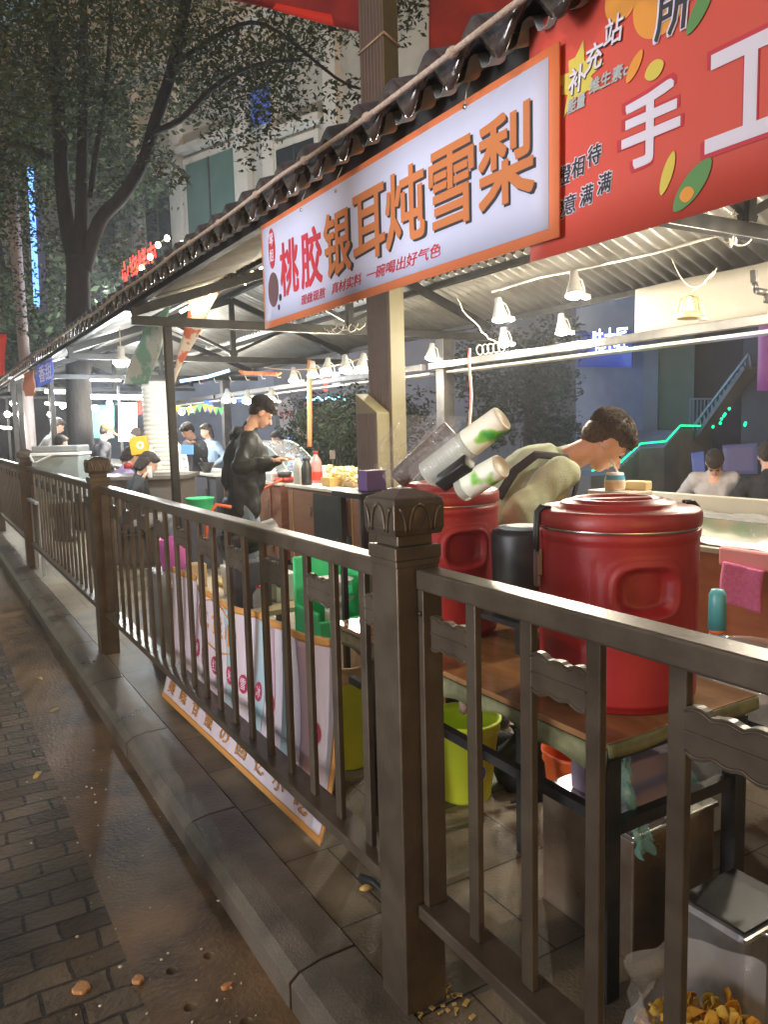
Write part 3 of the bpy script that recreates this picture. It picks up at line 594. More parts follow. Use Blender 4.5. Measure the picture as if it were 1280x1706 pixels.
# unlit cream lamp with lattice shade at right
def cage_lamp(p):
    t = thing('cage_lamp', 'cream unlit clamp lamp with a slotted shade hanging at right', 'lamp', p)
    b = MB(); T = Matrix.Translation(p) @ Matrix.Rotation(.05, 4, 'Y')
    prof = [(.01, .05), (.03, .045), (.045, .03), (.055, 0), (.062, -.035), (.066, -.06), (.067, -.085)]
    b.lathe([(.058, -.055), (.063, -.055), (.067, -.085), (.062, -.085)], 28, T, cap=False); b.lathe([(.01, .055), (.03, .05), (.044, .035), (.038, .035), (.02, .045)], 28, T, cap=False)
    for k in range(6):
        a = k * math.pi / 3 + .3; b.tube([T @ Vector((r * math.cos(a), r * math.sin(a), z)) for r, z in prof[2:6]], .0075, 6)
    b.build('shade', mat('cream_plastic', (.68, .56, .33), .45), t)
    b = MB(); b.lathe([(.001, .04), (.018, .03), (.022, 0), (.03, -.03), (.02, -.05), (.001, -.055)], 16, T); b.build('bulb', 'white', t)
    b = MB(); b.tube([T @ Vector(q) for q in ((.05, -.01, -.02), (.08, -.03, -.02), (.09, -.03, -.06))], .007, 8); b.lathe([(.001, -.085), (.03, -.082), (.032, -.072), (.02, -.065)], 16, T @ Matrix.Translation((.075, -.04, -.01))); b.build('bracket', 'white', t)
    b = MB(); q = at(1195, 448, X=3.55); b.tube([p + Vector((0, 0, .05)), p.lerp(q, .5) + Vector((0, 0, .01)), q], .0035, 6); b.tube([p.lerp(q, .62), p.lerp(q, .92)], .009, 8); b.build('cord', 'cable', t)
cage_lamp(at(1149, 505, X=3.75))
# dark bracket fixture on the tie beam at upper right
p = at(1258, 470, X=3.7); b = MB(); b.tube([p, p + Vector((.02, 0, -.05))], .014, 10); b.tube([p + Vector((-.02, -.03, -.05)), p + Vector((.05, -.05, -.06))], .018, 12); b.tube([p + Vector((.01, -.05, -.09)), p + Vector((.06, -.1, -.1))], .022, 12); b.bar(p + Vector((-.01, 0, .06)), p, .03, .02)
tag(b.build('bracket_fixture', 'steelgrey'), 'grey swivel bracket fixture under the beam at the upper right edge', 'bracket')
# wires
def wire(pts, r, m, label, name='cable', cat='cable', group=None): b = MB(); b.tube(pts, r, 6); return tag(b.build(name, m), label, cat, group)
wire([at(820, 486, X=3.42), at(900, 462, X=3.42), at(985, 445, X=3.42), at(1093, 421, X=3.42), at(1240, 380, X=3.42)], .008, 'whitetop', 'straight pale conduit running under the ridge at upper right')
wire(arc(at(1120, 430, X=3.9), at(1195, 447, X=3.55), .13, 12), .0035, 'cable', 'white cable drooping between two beams above the cream lamp')
wire(arc(at(760, 495, D=5.2), at(835, 572, D=5.4), .05, 12, .01) , .004, 'cable', 'white cable sagging beside the dark post toward the lamp over the cups')
for k, (a_, c_, sg) in enumerate([((1205, 395), (1240, 370), .12), ((1215, 372), (1262, 392), .1)]): pass
b = MB()
for k in range(7):                                             # tangle of white cable on the king post
    c0 = at(1222, 385, D=3.6) + Vector((random.uniform(-.03, .03), random.uniform(-.03, .03), random.uniform(-.03, .03))); r_ = random.uniform(.04, .075); a0 = random.random() * 3
    b.tube([c0 + Vector((r_ * math.cos(t) * math.cos(a0), r_ * math.cos(t) * math.sin(a0), r_ * 1.1 * math.sin(t))) for t in [i * .35 for i in range(19)]], .0028, 5)
tag(b.build('cable_tangle', 'cable'), 'tangle of white cable beside the king post at upper right', 'cable')
b = MB()
for k in range(5):
    c0 = at(540 + 12 * k, 546 - k, D=6.1); b.tube(arc(c0, c0 + Vector((.1, -.03, .02)), .04 + .02 * (k % 2), 8, .008), .004, 5)
tag(b.build('cable_tangle', 'cable'), 'small tangle of pale cable hanging from the tie beam under the white banner', 'cable')
b = MB(); P_ = [at(783, y_, D=5.6) + Vector((.01 * math.sin(y_ * .05), 0, 0)) for y_ in range(580, 800, 14)]; b.tube(P_, .006, 6)
tag(b.build('cable', mat('red_cable', (.5, .09, .06), .5)), 'red cable hanging from the back beam right of the dark post', 'cable')
wire([p_ + Vector((.012, 0, 0)) for p_ in P_[:13]], .004, 'cable', 'white cable hanging beside the red one right of the dark post')
b = MB()
for k in range(5): c0 = at(800 + 9 * k, 583 - k * 1.2, D=5.5); b.tube([c0 + Vector((.03 * math.cos(t), 0, .035 * math.sin(t))) for t in [i * .45 for i in range(15)]], .0035, 5)
tag(b.build('cable_coil', 'cable'), 'small coil of white cable on the back beam above the red cable', 'cable')
P_ = [at(516, y_, D=8.6) for y_ in range(600, 760, 16)]
b = MB(); b.tube(P_, .028, 8); tag(b.build('orange_pole', mat('orange_pole', (.55, .22, .08), .6)), 'thin orange brown pole behind the food case', 'pole')
wire(arc(at(440, 612, D=8.5), at(670, 572, D=6.6), .1, 14), .006, mat('yellow_cable', (.6, .45, .2), .5), 'yellowish cable swagged above the row of clamp lamps')
b = MB()
for k in range(14):
    p = at(330 + k * 26, 632 - k * 2.2, D=8.4 - k * .1); b.tube([p, p + Vector((.02, 0, -.05)), p + Vector((.05, 0, -.045))], .004, 5)
tag(b.build('cable_ties', 'cable'), 'row of white cable tie ends sticking out under the far beam', 'cable ties')
# ================================================================== WORK TABLE
TT = .715
TX0, TX1, TY0, TY1 = 1.385, 1.99, 1.275, 2.74
tt = thing('work_table', 'steel framed table with wet brown top and olive wrapped edge carrying two red barrels', 'table', (1.65, 2.1, 0))
b = MB(); b.bb(TX0, TX1, TY0, TY1, TT - .018, TT); b.build('tabletop', 'ply', tt, bevel=.002)
b = MB(); b.grid(lambda u, v: (TX0 - .003 - .006 * v, TY0 + (TY1 - TY0) * u, TT - .019 - v * (.05 + .012 * math.sin(u * 17) + .008 * math.sin(u * 41))), 60, 3, .004)
b.grid(lambda u, v: (TX0 + (TX1 - TX0) * u, TY0 - .003 - .004 * v, TT - .004 - v * (.032 + .006 * math.sin(u * 9))), 30, 3, -.004); b.build('edge_wrap', 'olive', tt)
for (x, y) in ((TX0 + .045, TY0 + .04), (TX1 - .04, TY0 + .04), (TX0 + .045, TY1 - .29), (TX1 - .04, TY1 - .04)):
    b = MB(); b.bb(x - .024, x + .024, y - .024, y + .024, 0, TT - .06); b.build('leg', 'black', tt, bevel=.003)
b = MB(); b.bb(TX0 + .02, TX0 + .05, TY0 + .02, TY1, TT - .065, TT - .019); b.bb(TX1 - .06, TX1 - .02, TY0 + .02, TY1, TT - .065, TT - .019); b.bb(TX0 + .05, TX1 - .06, TY0 + .02, TY0 + .05, TT - .065, TT - .019); b.build('apron', 'black', tt)
b = MB(); b.bb(TX0 + .03, TX0 + .06, TY0 + .065, TY1 - .065, .47, .5); b.build('stretcher', 'black', tt); b = MB(); b.bb(TX0 + .07, TX1 - .065, TY0 + .03, TY0 + .06, .44, .475); b.build('stretcher', 'black', tt)
# barrels
def barrel(cx_, cy_, z, face, label, r=.222, h=.488):
    t = thing('insulated_barrel', label, 'barrel', (cx_, cy_, z), 'red insulated barrels on the work table')
    T = Matrix.Translation((cx_, cy_, z)) @ Matrix.Rotation(face, 4, 'Z')
    def dent(a, zz):
        a = (a + math.pi) % (2 * math.pi) - math.pi; v = 0
        for a0 in (0, math.pi):
            da = (a - a0 + math.pi) % (2 * math.pi) - math.pi
            u = abs(da * r) / .08; q = abs(zz - .335) / .062; e = (u ** 3.2 + q ** 3.2) ** (1 / 3.2)
            if e < 1: v -= .036 * min(1, (1 - e) / .16) ** .7
            v += .009 * math.exp(-((e - 1.14) / .1) ** 2) + .003 * math.exp(-((e - 1.42) / .07) ** 2)
        for a0 in (.62, .78, -.62, -.78):
            if .18 < zz < .42 - .05 * (abs(a0) > .7): v -= .004 * math.exp(-((a - a0) / .018) ** 2)
        return v
    prof = [(.001, 0), (r * .93, 0), (r * .965, .006), (r * .98, .02)] + [(r * (.985 + .015 * k / 60), .02 + (h - .05) * k / 60) for k in range(61)] + [(r * 1.012, h - .024), (r * 1.015, h - .008), (r * 1.0, h - .001)]
    b = MB(); b.lathe(prof, 168, T, fn=lambda a, zz: dent(a, zz) if zz > .02 else 0); b.build('body', 'red', t)
    b = MB(); b.lathe([(r * 1.0, h - .0), (r * 1.006, h + .004), (r * 1.0, h + .008)], 72, T, cap=False); b.build('seal_ring', 'steel', t)
    b = MB(); b.lathe([(r * .97, h + .002), (r * 1.02, h + .008), (r * 1.03, h + .014), (r * 1.025, h + .042), (r * 1.0, h + .05), (r * .96, h + .054), (r * .74, h + .057), (r * .725, h + .066), (r * .7, h + .07), (r * .6, h + .071), (r * .58, h + .077), (r * .55, h + .079), (r * .46, h + .078), (r * .44, h + .068), (r * .3, h + .066), (.001, h + .066)], 96, T)
    ld = b.build('lid', 'redlid', t)
    b = MB(); b.box((0, 0, h + .072), (.045, r * .88, .012), T); b.build('grip_bar', 'redlid', ld, bevel=.005)
    for sa in (math.pi * .5, -math.pi * .5):
        R = T @ Matrix.Rotation(sa, 4, 'Z')
        b = MB(); b.tube([R @ Vector(q) for q in ((r * .9, .012, h + .058), (r * 1.0, .012, h + .06), (r * 1.06, .012, h + .045), (r * 1.075, .012, h - .02), (r * 1.07, .012, h - .075))], .006, 8)
        b.tube([R @ Vector(q) for q in ((r * .9, -.012, h + .058), (r * 1.0, -.012, h + .06), (r * 1.06, -.012, h + .045), (r * 1.075, -.012, h - .02), (r * 1.07, -.012, h - .075))], .006, 8)
        cl = b.build('clasp', 'black', t); b = MB(); b.box((r * 1.05, 0, h - .1), (.02, .035, .075), R); b.box((r * 1.06, 0, h - .15), (.016, .028, .04), R); b.build('clasp_plate', mat('clasp_steel', (.2, .17, .17), .35, .8), cl, bevel=.004)
    return t
bc = at(1030, 870, D=1.0); 
B1 = (1.70, 1.535); B2 = (1.70, 2.42)
barrel(B1[0], B1[1], TT, math.radians(244), 'large red insulated barrel nearest the camera at the table corner')
barrel(B2[0], B2[1], TT, math.radians(262), 'red insulated barrel behind the near post with cup sleeves lying on its lid')
# black pot between the barrels, far side
bp_ = thing('rice_cooker', 'black round cooker with grey lid standing behind the near red barrel', 'cooker', (2.1, 2.3, .715)); pz = at(868, 1020, D=3.0)
p0 = at(872, 880, D=2.75); b = MB(); T = Matrix.Translation((p0.x, p0.y, 0)); b.lathe([(.1, p0.z - .3), (.11, p0.z - .29), (.115, p0.z - .02), (.11, p0.z - .005), (.06, p0.z + .002), (.001, p0.z + .003)], 36, T); bp_['_o'] = (p0.x, p0.y, p0.z - .3); bp_.location = (p0.x, p0.y, p0.z - .3); b.build('body', 'black', bp_)
b = MB(); b.lathe([(.085, p0.z), (.09, p0.z + .006), (.05, p0.z + .012), (.001, p0.z + .012)], 36, T); b.build('lid', 'greylid' if 'greylid' in M else 'grey', bp_)
b = MB(); b.bb(p0.x - .14, p0.x + .2, p0.y - .14, p0.y + .14, p0.z - .32, p0.z - .301)
for sx, sy in ((-.12, -.12), (.18, -.12), (-.12, .12), (.18, .12)): b.bb(p0.x + sx - .012, p0.x + sx + .012, p0.y + sy - .012, p0.y + sy + .012, 0, p0.z - .321)
tag(b.build('cooker_stand', 'black'), 'small black stand under the cooker behind the barrels', 'stand')
# cup sleeves in clear bags
M['paper'] = mat('paper_cup', (.74, .76, .66), .5)
def cupm():
    m = mat('printed_paper_cup', (.7, .72, .6), .45); n = m.node_tree; N = n.nodes; L = n.links; b = N['Principled BSDF']
    tc = N.new('ShaderNodeTexCoord'); v = N.new('ShaderNodeTexVoronoi'); v.inputs['Scale'].default_value = 11; L.new(tc.outputs['Object'], v.inputs[0])
    no = N.new('ShaderNodeTexNoise'); no.inputs['Scale'].default_value = 9; L.new(tc.outputs['Object'], no.inputs[0])
    r = N.new('ShaderNodeValToRGB'); E_ = r.color_ramp.elements; E_[0].position = .42; E_[0].color = (.04, .3, .05, 1); E_[1].position = .56; E_[1].color = (.72, .74, .62, 1); e = E_.new(.5); e.color = (.22, .5, .06, 1)
    mx = N.new('ShaderNodeMath'); mx.operation = 'MULTIPLY_ADD'; mx.inputs[1].default_value = .5; L.new(v.outputs['Distance'], mx.inputs[0]); L.new(no.outputs[0], mx.inputs[2])
    s = N.new('ShaderNodeMath'); s.operation = 'SUBTRACT'; s.inputs[1].default_value = .16; L.new(mx.outputs[0], s.inputs[0]); L.new(s.outputs[0], r.inputs[0]); L.new(r.outputs[0], b.inputs['Base Color']); return m
M['cup'] = cupm(); M['clearcup'] = mat('clear_cups', (.5, .54, .48), .25, alpha=.75)
def sleeve(pa, pb, r, label, bag=True, matt='cup', rings=14, split=None, name='cup_sleeve'):
    pa = Vector(pa); pb = Vector(pb); t = thing(name, label, 'cups', pa, 'sleeves of stacked cups on the barrel lid')
    d = (pb - pa).normalized(); T = Matrix.Translation(pa) @ d.to_track_quat('Z', 'Y').to_matrix().to_4x4(); L_ = (pb - pa).length
    lc = L_ * .45 if matt == 'cup' else 0
    prof = [(r * .2, 0), (r * .8, 0)]; n_ = rings; tail = .15 if matt == 'cup' else .02; tail = min(tail, L_ * .92); ring_end = L_ - tail
    for k in range(n_):
        z0_ = .004 + (ring_end - .004) * k / n_; z1_ = .004 + (ring_end - .004) * (k + 1) / n_
        prof += [(r * .95, z0_), (r * 1.0, z0_ + (z1_ - z0_) * .25), (r * .99, z0_ + (z1_ - z0_) * .5), (r * .95, z1_ - .0005)]
    b = MB(); b.lathe(prof + ([] if matt == 'cup' else [(r * .9, L_), (r * .2, L_)]), 36, T); b.build('stacked_cups', 'clearcup' if matt == 'cup' else matt, t)
    if matt == 'cup':
        b = MB(); b.lathe([(r * .9, ring_end + .001), (r * 1.0, ring_end + .001), (r * .995, ring_end + .01), (r * .9, L_ - .014), (r * .87, L_ - .004), (r * .8, L_), (r * .76, L_ - .004), (.001, L_ - .005)], 36, T); b.build('printed_cup', 'cup', t)
    if bag:
        b = MB(); b.grid(lambda u, v: T @ Vector(((r * (1.12 + .1 * noise.noise(Vector((u * 9, v * 9, r * 90)))) + .006) * math.cos(u * 6.2832), (r * (1.12 + .12 * noise.noise(Vector((u * 9, v * 7, 5)))) + .006) * math.sin(u * 6.2832), -.03 + v * L_ * bag)), 40, 16); b.build('bag', 'film', t)
    return t
z2 = TT + .505 + .094
def dd(px, py, D): return at(px, py, D=D)
sleeve(dd(712, 792, 2.78), dd(838, 696, 2.62), .052, 'long sleeve of white cups with green leaf print pointing up right from the barrel lid', .62)
sleeve(dd(770, 815, 2.62), dd(836, 776, 2.5), .046, 'short sleeve of white leaf printed cups low on the barrel lid beside the sweater man', 0)
M['darkcup'] = mat('dark_cup', (.035, .022, .02), .3)
sleeve(dd(662, 800, 2.95), dd(752, 715, 2.9), .042, 'sleeve of dark brown cups in a crinkled clear bag on the barrel lid', 1.12, 'darkcup', 18)
b = MB(); pa, pb = dd(735, 806, 2.64), dd(783, 771, 2.55); d = (pb - pa).normalized(); T = Matrix.Translation(pa) @ d.to_track_quat('Z', 'Y').to_matrix().to_4x4()
b.lathe([(.001, 0), (.032, 0), (.036, .004), (.037, (pb - pa).length - .006), (.033, (pb - pa).length), (.001, (pb - pa).length)], 4, T); tag(b.build('black_carton', 'black', bevel=.004), 'black rounded carton lying between the two cup sleeves', 'carton')
b = MB(); A_ = [dd(632, 722, 2.9), dd(664, 694, 2.9), dd(730, 692, 2.85), dd(776, 694, 2.8), dd(640, 800, 2.95), dd(700, 798, 2.8), dd(740, 760, 2.75), dd(770, 740, 2.7)]
def crumple(u, v):
    p = (A_[0].lerp(A_[1], min(1, u * 3)) if u < .333 else A_[1].lerp(A_[2], (u - .333) * 3) if u < .667 else A_[2].lerp(A_[3], (u - .667) * 3))
    q = (A_[4].lerp(A_[5], u * 2) if u < .5 else A_[5].lerp(A_[6], (u - .5) * 2)); r = p.lerp(q, v)
    n_ = noise.noise_vector(Vector((u * 7, v * 7, 1.3))) * .035 + noise.noise_vector(Vector((u * 19, v * 19, 4))) * .012; return r + n_ * (0.4 + v * (1 - v) * 3)
b.grid(crumple, 60, 44); tag(b.build('plastic_bag', 'film'), 'crinkled clear plastic bag spread over the cup sleeves and ribbed column', 'bag')
b = MB(); p = dd(620, 800, 3.4); b.box(p, (.1, .08, .09)); tag(b.build('purple_box', mat('purple_box', (.09, .05, .14), .5), bevel=.003), 'dark purple box just left of the clear bag', 'box')
b = MB(); b.bb(p.x - .05, p.x + .05, p.y - .05, p.y + .05, 1.12, p.z - .046); b.build
b2 = MB(); b2.bb(p.x - .13, p.x + .12, p.y - .12, p.y + .14, p.z - .07, p.z - .046)
for sx, sy in ((-.1, -.1), (.1, -.1), (-.1, .1), (.1, .1)): b2.bb(p.x + sx - .012, p.x + sx + .012, p.y + sy - .012, p.y + sy + .012, 0, p.z - .0701)
tag(b2.build('side_stand', 'black'), 'narrow black stand behind the near post under the purple box', 'stand')
def boxy(p, d, m, label, name='box', cat='box', group=None, taper=1., bev=.006, rz=0.):
    t_ = Matrix.Translation((p[0], p[1], p[2])) @ Matrix.Rotation(rz, 4, 'Z'); b = MB(); x, y, z = d[0] / 2, d[1] / 2, d[2]; k = taper
    b.add([(-x * k, -y * k, 0), (x * k, -y * k, 0), (x * k, y * k, 0), (-x * k, y * k, 0), (-x, -y, z), (x, -y, z), (x, y, z), (-x, y, z)], [(0, 3, 2, 1), (0, 1, 5, 4), (1, 2, 6, 5), (2, 3, 7, 6), (3, 0, 4, 7), (4, 5, 6, 7)], t_)
    return tag(b.build(name, m, bevel=bev), label, cat, group)
# ================================================================== UNDER THE TABLE
def bin_(cx_, cy_, r0, r1, h, m, label, group=None, z=0., name='bin', cat='bin', liner=None, rim=.008):
    t = thing(name, label, cat, (cx_, cy_, z), group); T = Matrix.Translation((cx_, cy_, z)); b = MB()
    b.lathe([(.001, 0), (r0, 0), (r0 + .003, .01), (r1 - (r1 - r0) * .12, h * .86), (r1 - (r1 - r0) * .12 + rim, h * .87), (r1, h * .96), (r1 + rim, h * .97), (r1 + rim, h), (r1 - .002, h), (r1 - .004, h * .9), (r0 - .004, .012), (.001, .01)], 48, T); b.build('shell', m, t)
    if liner: b = MB(); b.lathe([(r1 + rim + .002, h * .86), (r1 + rim + .003, h + .002), (r1 - .006, h + .004), (r1 - .03, h * .8), (.001, h * .7)], 40, T, cap=False, fn=lambda a, zz: .003 * math.sin(a * 13)); b.build('liner', liner, t)
    return t
p = at(797, 1357, Z=0); px_, py_ = 1.80, 2.42
lb = bin_(px_, py_, .105, .145, .33, 'lime', 'lime green bin with a round blue sticker under the work table', 'lime green bins')
q = at(832, 1290, D=2.72); dv = Vector((q.x - px_, q.y - py_, 0)).normalized()
dv = Vector((-.15, -1, 0)).normalized()
T = frame(Vector((px_, py_, .14)) + dv * .1275, Vector((-dv.y, dv.x, 0)), (0, 0, 1)) @ Matrix.Rotation(-.08, 4, 'X')
b = MB(); b.prism(ellipse(.026, .03), .0015, T); st = b.build('sticker', 't_blue', lb); text('回收', .034, .018, T @ Matrix.Translation((-.017, -.006, .002)), 't_white', st, bold=.02)
bin_(1.56, 3.0, .14, .18, .47, 'lime', 'lime green bin with tan lining behind the banner, left of the near post', 'lime green bins', liner='tan')
p = at(935, 1400, Z=0); bin_(2.0, 1.98, .1, .13, .3, 'orange', 'orange red bucket with white rim behind the steel box', name='bucket', cat='bucket')
# stainless cabinet + lilac grey box on it
p1 = at(908, 1583, Z=0); p2 = at(1100, 1660, Z=0)
sx0, sy0 = 1.62, 1.42
sc_ = thing('steel_box', 'stained stainless steel box standing under the work table', 'box', (sx0 + .16, sy0 + .12, 0))
b = MB(); b.bb(1.58, 1.93, 1.36, 1.72, .0, .36); b.build('body', mat('dirty_steel', (.26, .19, .135), .3, .8, (.42, .33, .25), 4, .15, 12), sc_, bevel=.006)
b = MB(); b.bb(1.572, 1.938, 1.352, 1.728, .3605, .378); b.build('rim', 'steel', sc_, bevel=.004)
b = MB(); b.bb(1.64, 1.87, 1.44, 1.66, .3785, .53); tag(b.build('storage_box', mat('lilac_grey', (.25, .19, .25), .6), bevel=.008), 'lilac grey storage box on top of the stained steel box', 'box')
# grey drum with wire handle
p = at(1165, 1600, Z=.0); gb = thing('stock_pot', 'grey metal container with a bright wire handle beside the front table leg', 'container', (1.83, 1.3, 0))
gx, gy = 1.70, 1.13
gb['_o'] = (gx, gy, 0); gb.location = (gx, gy, 0)
b = MB(); b.bb(gx - .11, gx + .13, gy - .1, gy + .1, 0, .27); b.build('body', mat('dull_steel', (.2, .19, .185), .4, .6, (.36, .34, .33), 5, .1, 20), gb, bevel=.02); b = MB(); b.bb(gx - .1, gx + .12, gy - .09, gy + .09, .2705, .276); b.build('lid', 'black', gb)
b = MB(); b.bb(gx - .12, gx + .14, gy - .108, gy - .1005, .262, .272); b.build('rim', 'steel', gb)
b = MB(); b.tube([(gx - .05, gy - .108, .265), (gx - .045, gy - .13, .25), (gx - .03, gy - .15, .222), (gx + .06, gy - .15, .222), (gx + .085, gy - .13, .25), (gx + .09, gy - .108, .265)], .004, 8); b.build('handle', 'steel', gb)
# clear bag of fruit peel in the corner
pb_ = thing('peel_bag', 'clear plastic bag full of orange and yellow fruit peel at the bottom right', 'bag', (1.42, .93, 0))
bx, by = 1.40, .98
pr_ = []
b = MB()
b.lathe([(.001, 0), (.15, .0), (.185, .04), (.19, .1), (.17, .15), (.15, .18), (.16, .21), (.185, .24)], 60, Matrix.Translation((bx, by, 0)), cap=False, fn=lambda a, z: .012 * math.sin(a * 7 + z * 30) + .02 * noise.noise(Vector((math.cos(a) * 3, math.sin(a) * 3, z * 14)))); b.build('film', 'filmheavy', pb_)
M['peel'] = leafmat('fruit_peel', (.75, .3, .02), (.75, .55, .12)); b = MB()
for k in range(300):
    a = random.random() * 6.28; r = .16 * math.sqrt(random.random()); z = random.uniform(.03, .17) if r < .1 else random.uniform(.04, .14); s = random.uniform(.012, .026)
    Rm = Matrix.Translation((bx + r * math.cos(a), by + r * math.sin(a), z)) @ Euler((random.random() * 6, random.random() * 6, 0)).to_matrix().to_4x4()
    b.grid(lambda u, v: Rm @ Vector((s * (u - .5) * 2, s * (v - .5) * 1.4 * (1 - .5 * (2 * u - 1) ** 2), s * .5 * ((2 * u - 1) ** 2))), 4, 3, .002)
b.build('peel', 'peel', pb_)
boxy((2.25, 2.95, 0), (.3, .26, .3), 'tan', 'brown cardboard box on the pavement behind the lime green bin under the table', 'cardboard_box', 'box', rz=.3)
boxy((1.71, 3.37, 0), (.32, .3, .419), 'darkwall', 'dark box carrying the green plastic crate', 'box', 'box')
boxy((2.35, 1.75, 0), (.24, .2, .22), 'grey', 'grey plastic tub on the pavement behind the orange bucket', 'tub', 'tub', taper=.8)
b = MB(); b.lathe([(.001, 0), (.09, 0), (.12, .05), (.11, .13), (.05, .19), (.02, .22), (.04, .25)], 40, Matrix.Translation((2.05, 2.35, 0)), cap=False, fn=lambda a, z: .014 * math.sin(a * 6 + z * 25)); tag(b.build('rubbish_bag', 'black'), 'small tied black rubbish bag beside the lime green bin under the table', 'bag')
# red/yellow packet behind, teal plastic strips
def packet(p, d, m, label, name='packet', rz=.3): b = MB(); b.grid(lambda u, v: Vector(p) + Vector((math.cos(rz) * (u - .5) * d[0], math.sin(rz) * (u - .5) * d[0], v * d[1])) + Vector((0, -.02 * math.sin(u * 3.14) * math.sin(v * 3.14) - .008 * noise.noise(Vector((u * 5, v * 5, d[0]))), 0)), 12, 12, .02); return tag(b.build(name, m), label, 'packet')
q = at(1212, 1560, D=1.62); packet((2.02, 1.02, .0), (.14, .13), mat('red_packet', (.5, .05, .04), .4, 0, (.75, .6, .05), 14, mus=(.5, .52)), 'crumpled red and yellow packet behind the right table leg')
M['tealfilm'] = film('teal_film', .55, .15, (.2, .42, .36))
b = MB(); a0 = (TX0 + .1, TY0 + .06, .6)
b.grid(lambda u, v: Vector((TX0 + .09 + .06 * u + .1 * v, TY0 + .07 + .02 * math.sin(u * 7 + v * 5), .62 - .3 * v)) + noise.noise_vector(Vector((u * 5, v * 8, 0))) * .018, 14, 22); tag(b.build('plastic_strip', 'tealfilm'), 'crinkled teal plastic strip hanging under the table near the front leg', 'plastic strip')
b = MB(); b.grid(lambda u, v: Vector((TX0 + .34 + .06 * u + .08 * v, TY0 + .09 + .02 * math.sin(u * 7 + v * 5), .6 - .2 * v)) + noise.noise_vector(Vector((u * 5, v * 8, 7))) * .018, 14, 18); tag(b.build('plastic_strip', 'tealfilm'), 'crinkled teal plastic strip hanging under the table toward its right edge', 'plastic strip')
b = MB()
b.grid(lambda u, v: (1.56 + .16 * u, 2.13 + .01 * math.sin(v * 5), .66 - .17 * v + .01 * math.sin(u * 12)), 10, 8, .03); tag(b.build('cloth_rag', mat('rag', (.2, .12, .09), .95, 0, (.3, .2, .16), 20, .6)), 'brown rag bunched under the table beside the near post', 'rag')
b = MB()
for a_, c_ in (((1.9, 2.25), (2.35, 1.95)), ((1.85, 1.95), (2.6, 2.35))):
    b.tube([Vector((a_[0] + (c_[0] - a_[0]) * k / 8, a_[1] + (c_[1] - a_[1]) * k / 8 + .03 * math.sin(k * 1.3), .006)) for k in range(9)], .005, 6)
tag(b.build('power_cable', 'blackcable'), 'black power cables crossing on the pavement under the table', 'cable')
b = MB(); b.tube([at(600, 1462, Z=.02), at(625, 1470, Z=.02), at(665, 1510, Z=.02), at(690, 1540, Z=.02)], .014, 8); tag(b.build('black_pipe', 'black'), 'short black hose lying behind the foot of the near post', 'hose')
b = MB(); T = Matrix.Translation(at(612, 1480, Z=.0)); b.lathe([(.001, 0), (.02, .0), (.026, .006), (.012, .016), (.001, .018)], 14, T @ Matrix.Diagonal((1.1, .7, .7, 1))); tag(b.build('fallen_fruit', 'leaflitter'), 'yellow fruit scrap lying at the foot of the near railing post', 'food scrap')
b = MB()
for k in range(26):
    p = at(random.uniform(690, 790), random.uniform(1640, 1700), Z=.0); b.box((p.x, p.y, .006), (random.uniform(.005, .025), random.uniform(.004, .012), .004), rz=random.random() * 3)
o = tag(b.build('debris', 'leaflitter'), 'dry leaf debris gathered at the foot of the near railing post', 'debris'); o['kind'] = 'stuff'
# ================================================================== CLOTH SIGN BEHIND THE RAILING
M['c_white'] = mat('cloth_white', (.55, .46, .52), .7, 0, (.62, .56, .6), 2.5, .3, 10, stretch=(1, 4, .6)); M['c_teal'] = mat('cloth_teal', (.36, .48, .52), .7); M['c_pink'] = mat('cloth_pink', (.5, .34, .4), .7); M['c_or'] = mat('cloth_orange', (.55, .26, .06), .65)
ys = thing('floor_banner', 'white cloth banner with orange border and red round badges hanging behind the railing', 'banner', (1.12, 3.3, 0))
def bw(u, v):          # u along the street toward the camera, v from bottom to top
    y = 4.28 - 1.92 * u; z = .015 + v * .735
    x = 1.15 + .03 * math.sin(u * 13) * v + .012 * math.sin(u * 31 + 2 * v) * v + .05 * u - .085 * (1 - v) ** 3
    return Vector((x, y, z - .05 * math.exp(-((u - .55) / .2) ** 2) * v))
def patch(u0, u1, v0, v1, off, m, name, nu=30, nv=12):
    b = MB()
    b.grid(lambda u, v: bw(u0 + (u1 - u0) * u, v0 + (v1 - v0) * v) + Vector((-off, 0, 0)), nu, nv, -.0012); return b.build(name, m, ys)
patch(0, 1, 0, 1, 0, 'c_white', 'cloth', 90, 30)
patch(0, 1, .955, 1, .003, 'c_or', 'border', 90, 3); patch(0, 1, 0, .035, .003, 'c_or', 'border', 90, 3); patch(.985, 1, .03, .96, .003, 'c_or', 'border', 3, 20)
for u0, u1, m_ in ((.6, .66, 'c_teal'), (.70, .74, 'c_pink'), (.78, .83, 'c_teal'), (.87, .93, 'c_pink'), (.45, .49, 'c_teal'), (.2, .215, 'c_pink')): patch(u0, u1, .2, .95, .0028, m_, 'stripe', 4, 20)
def ctext(ch, u, v, wd, ht, m, off=.006, **k):
    vs_, fs_ = textmesh(ch, wd, ht, Matrix.Identity(4), **k); b = MB()
    o_ = [bw(u + (p[0] - wd / 2) / 1.86, v + (p[1] - ht / 2) / .735) + Vector((-off - p[2], 0, 0)) for p in vs_]
    b.add(o_, fs_); return b.build('lettering', m, ys)
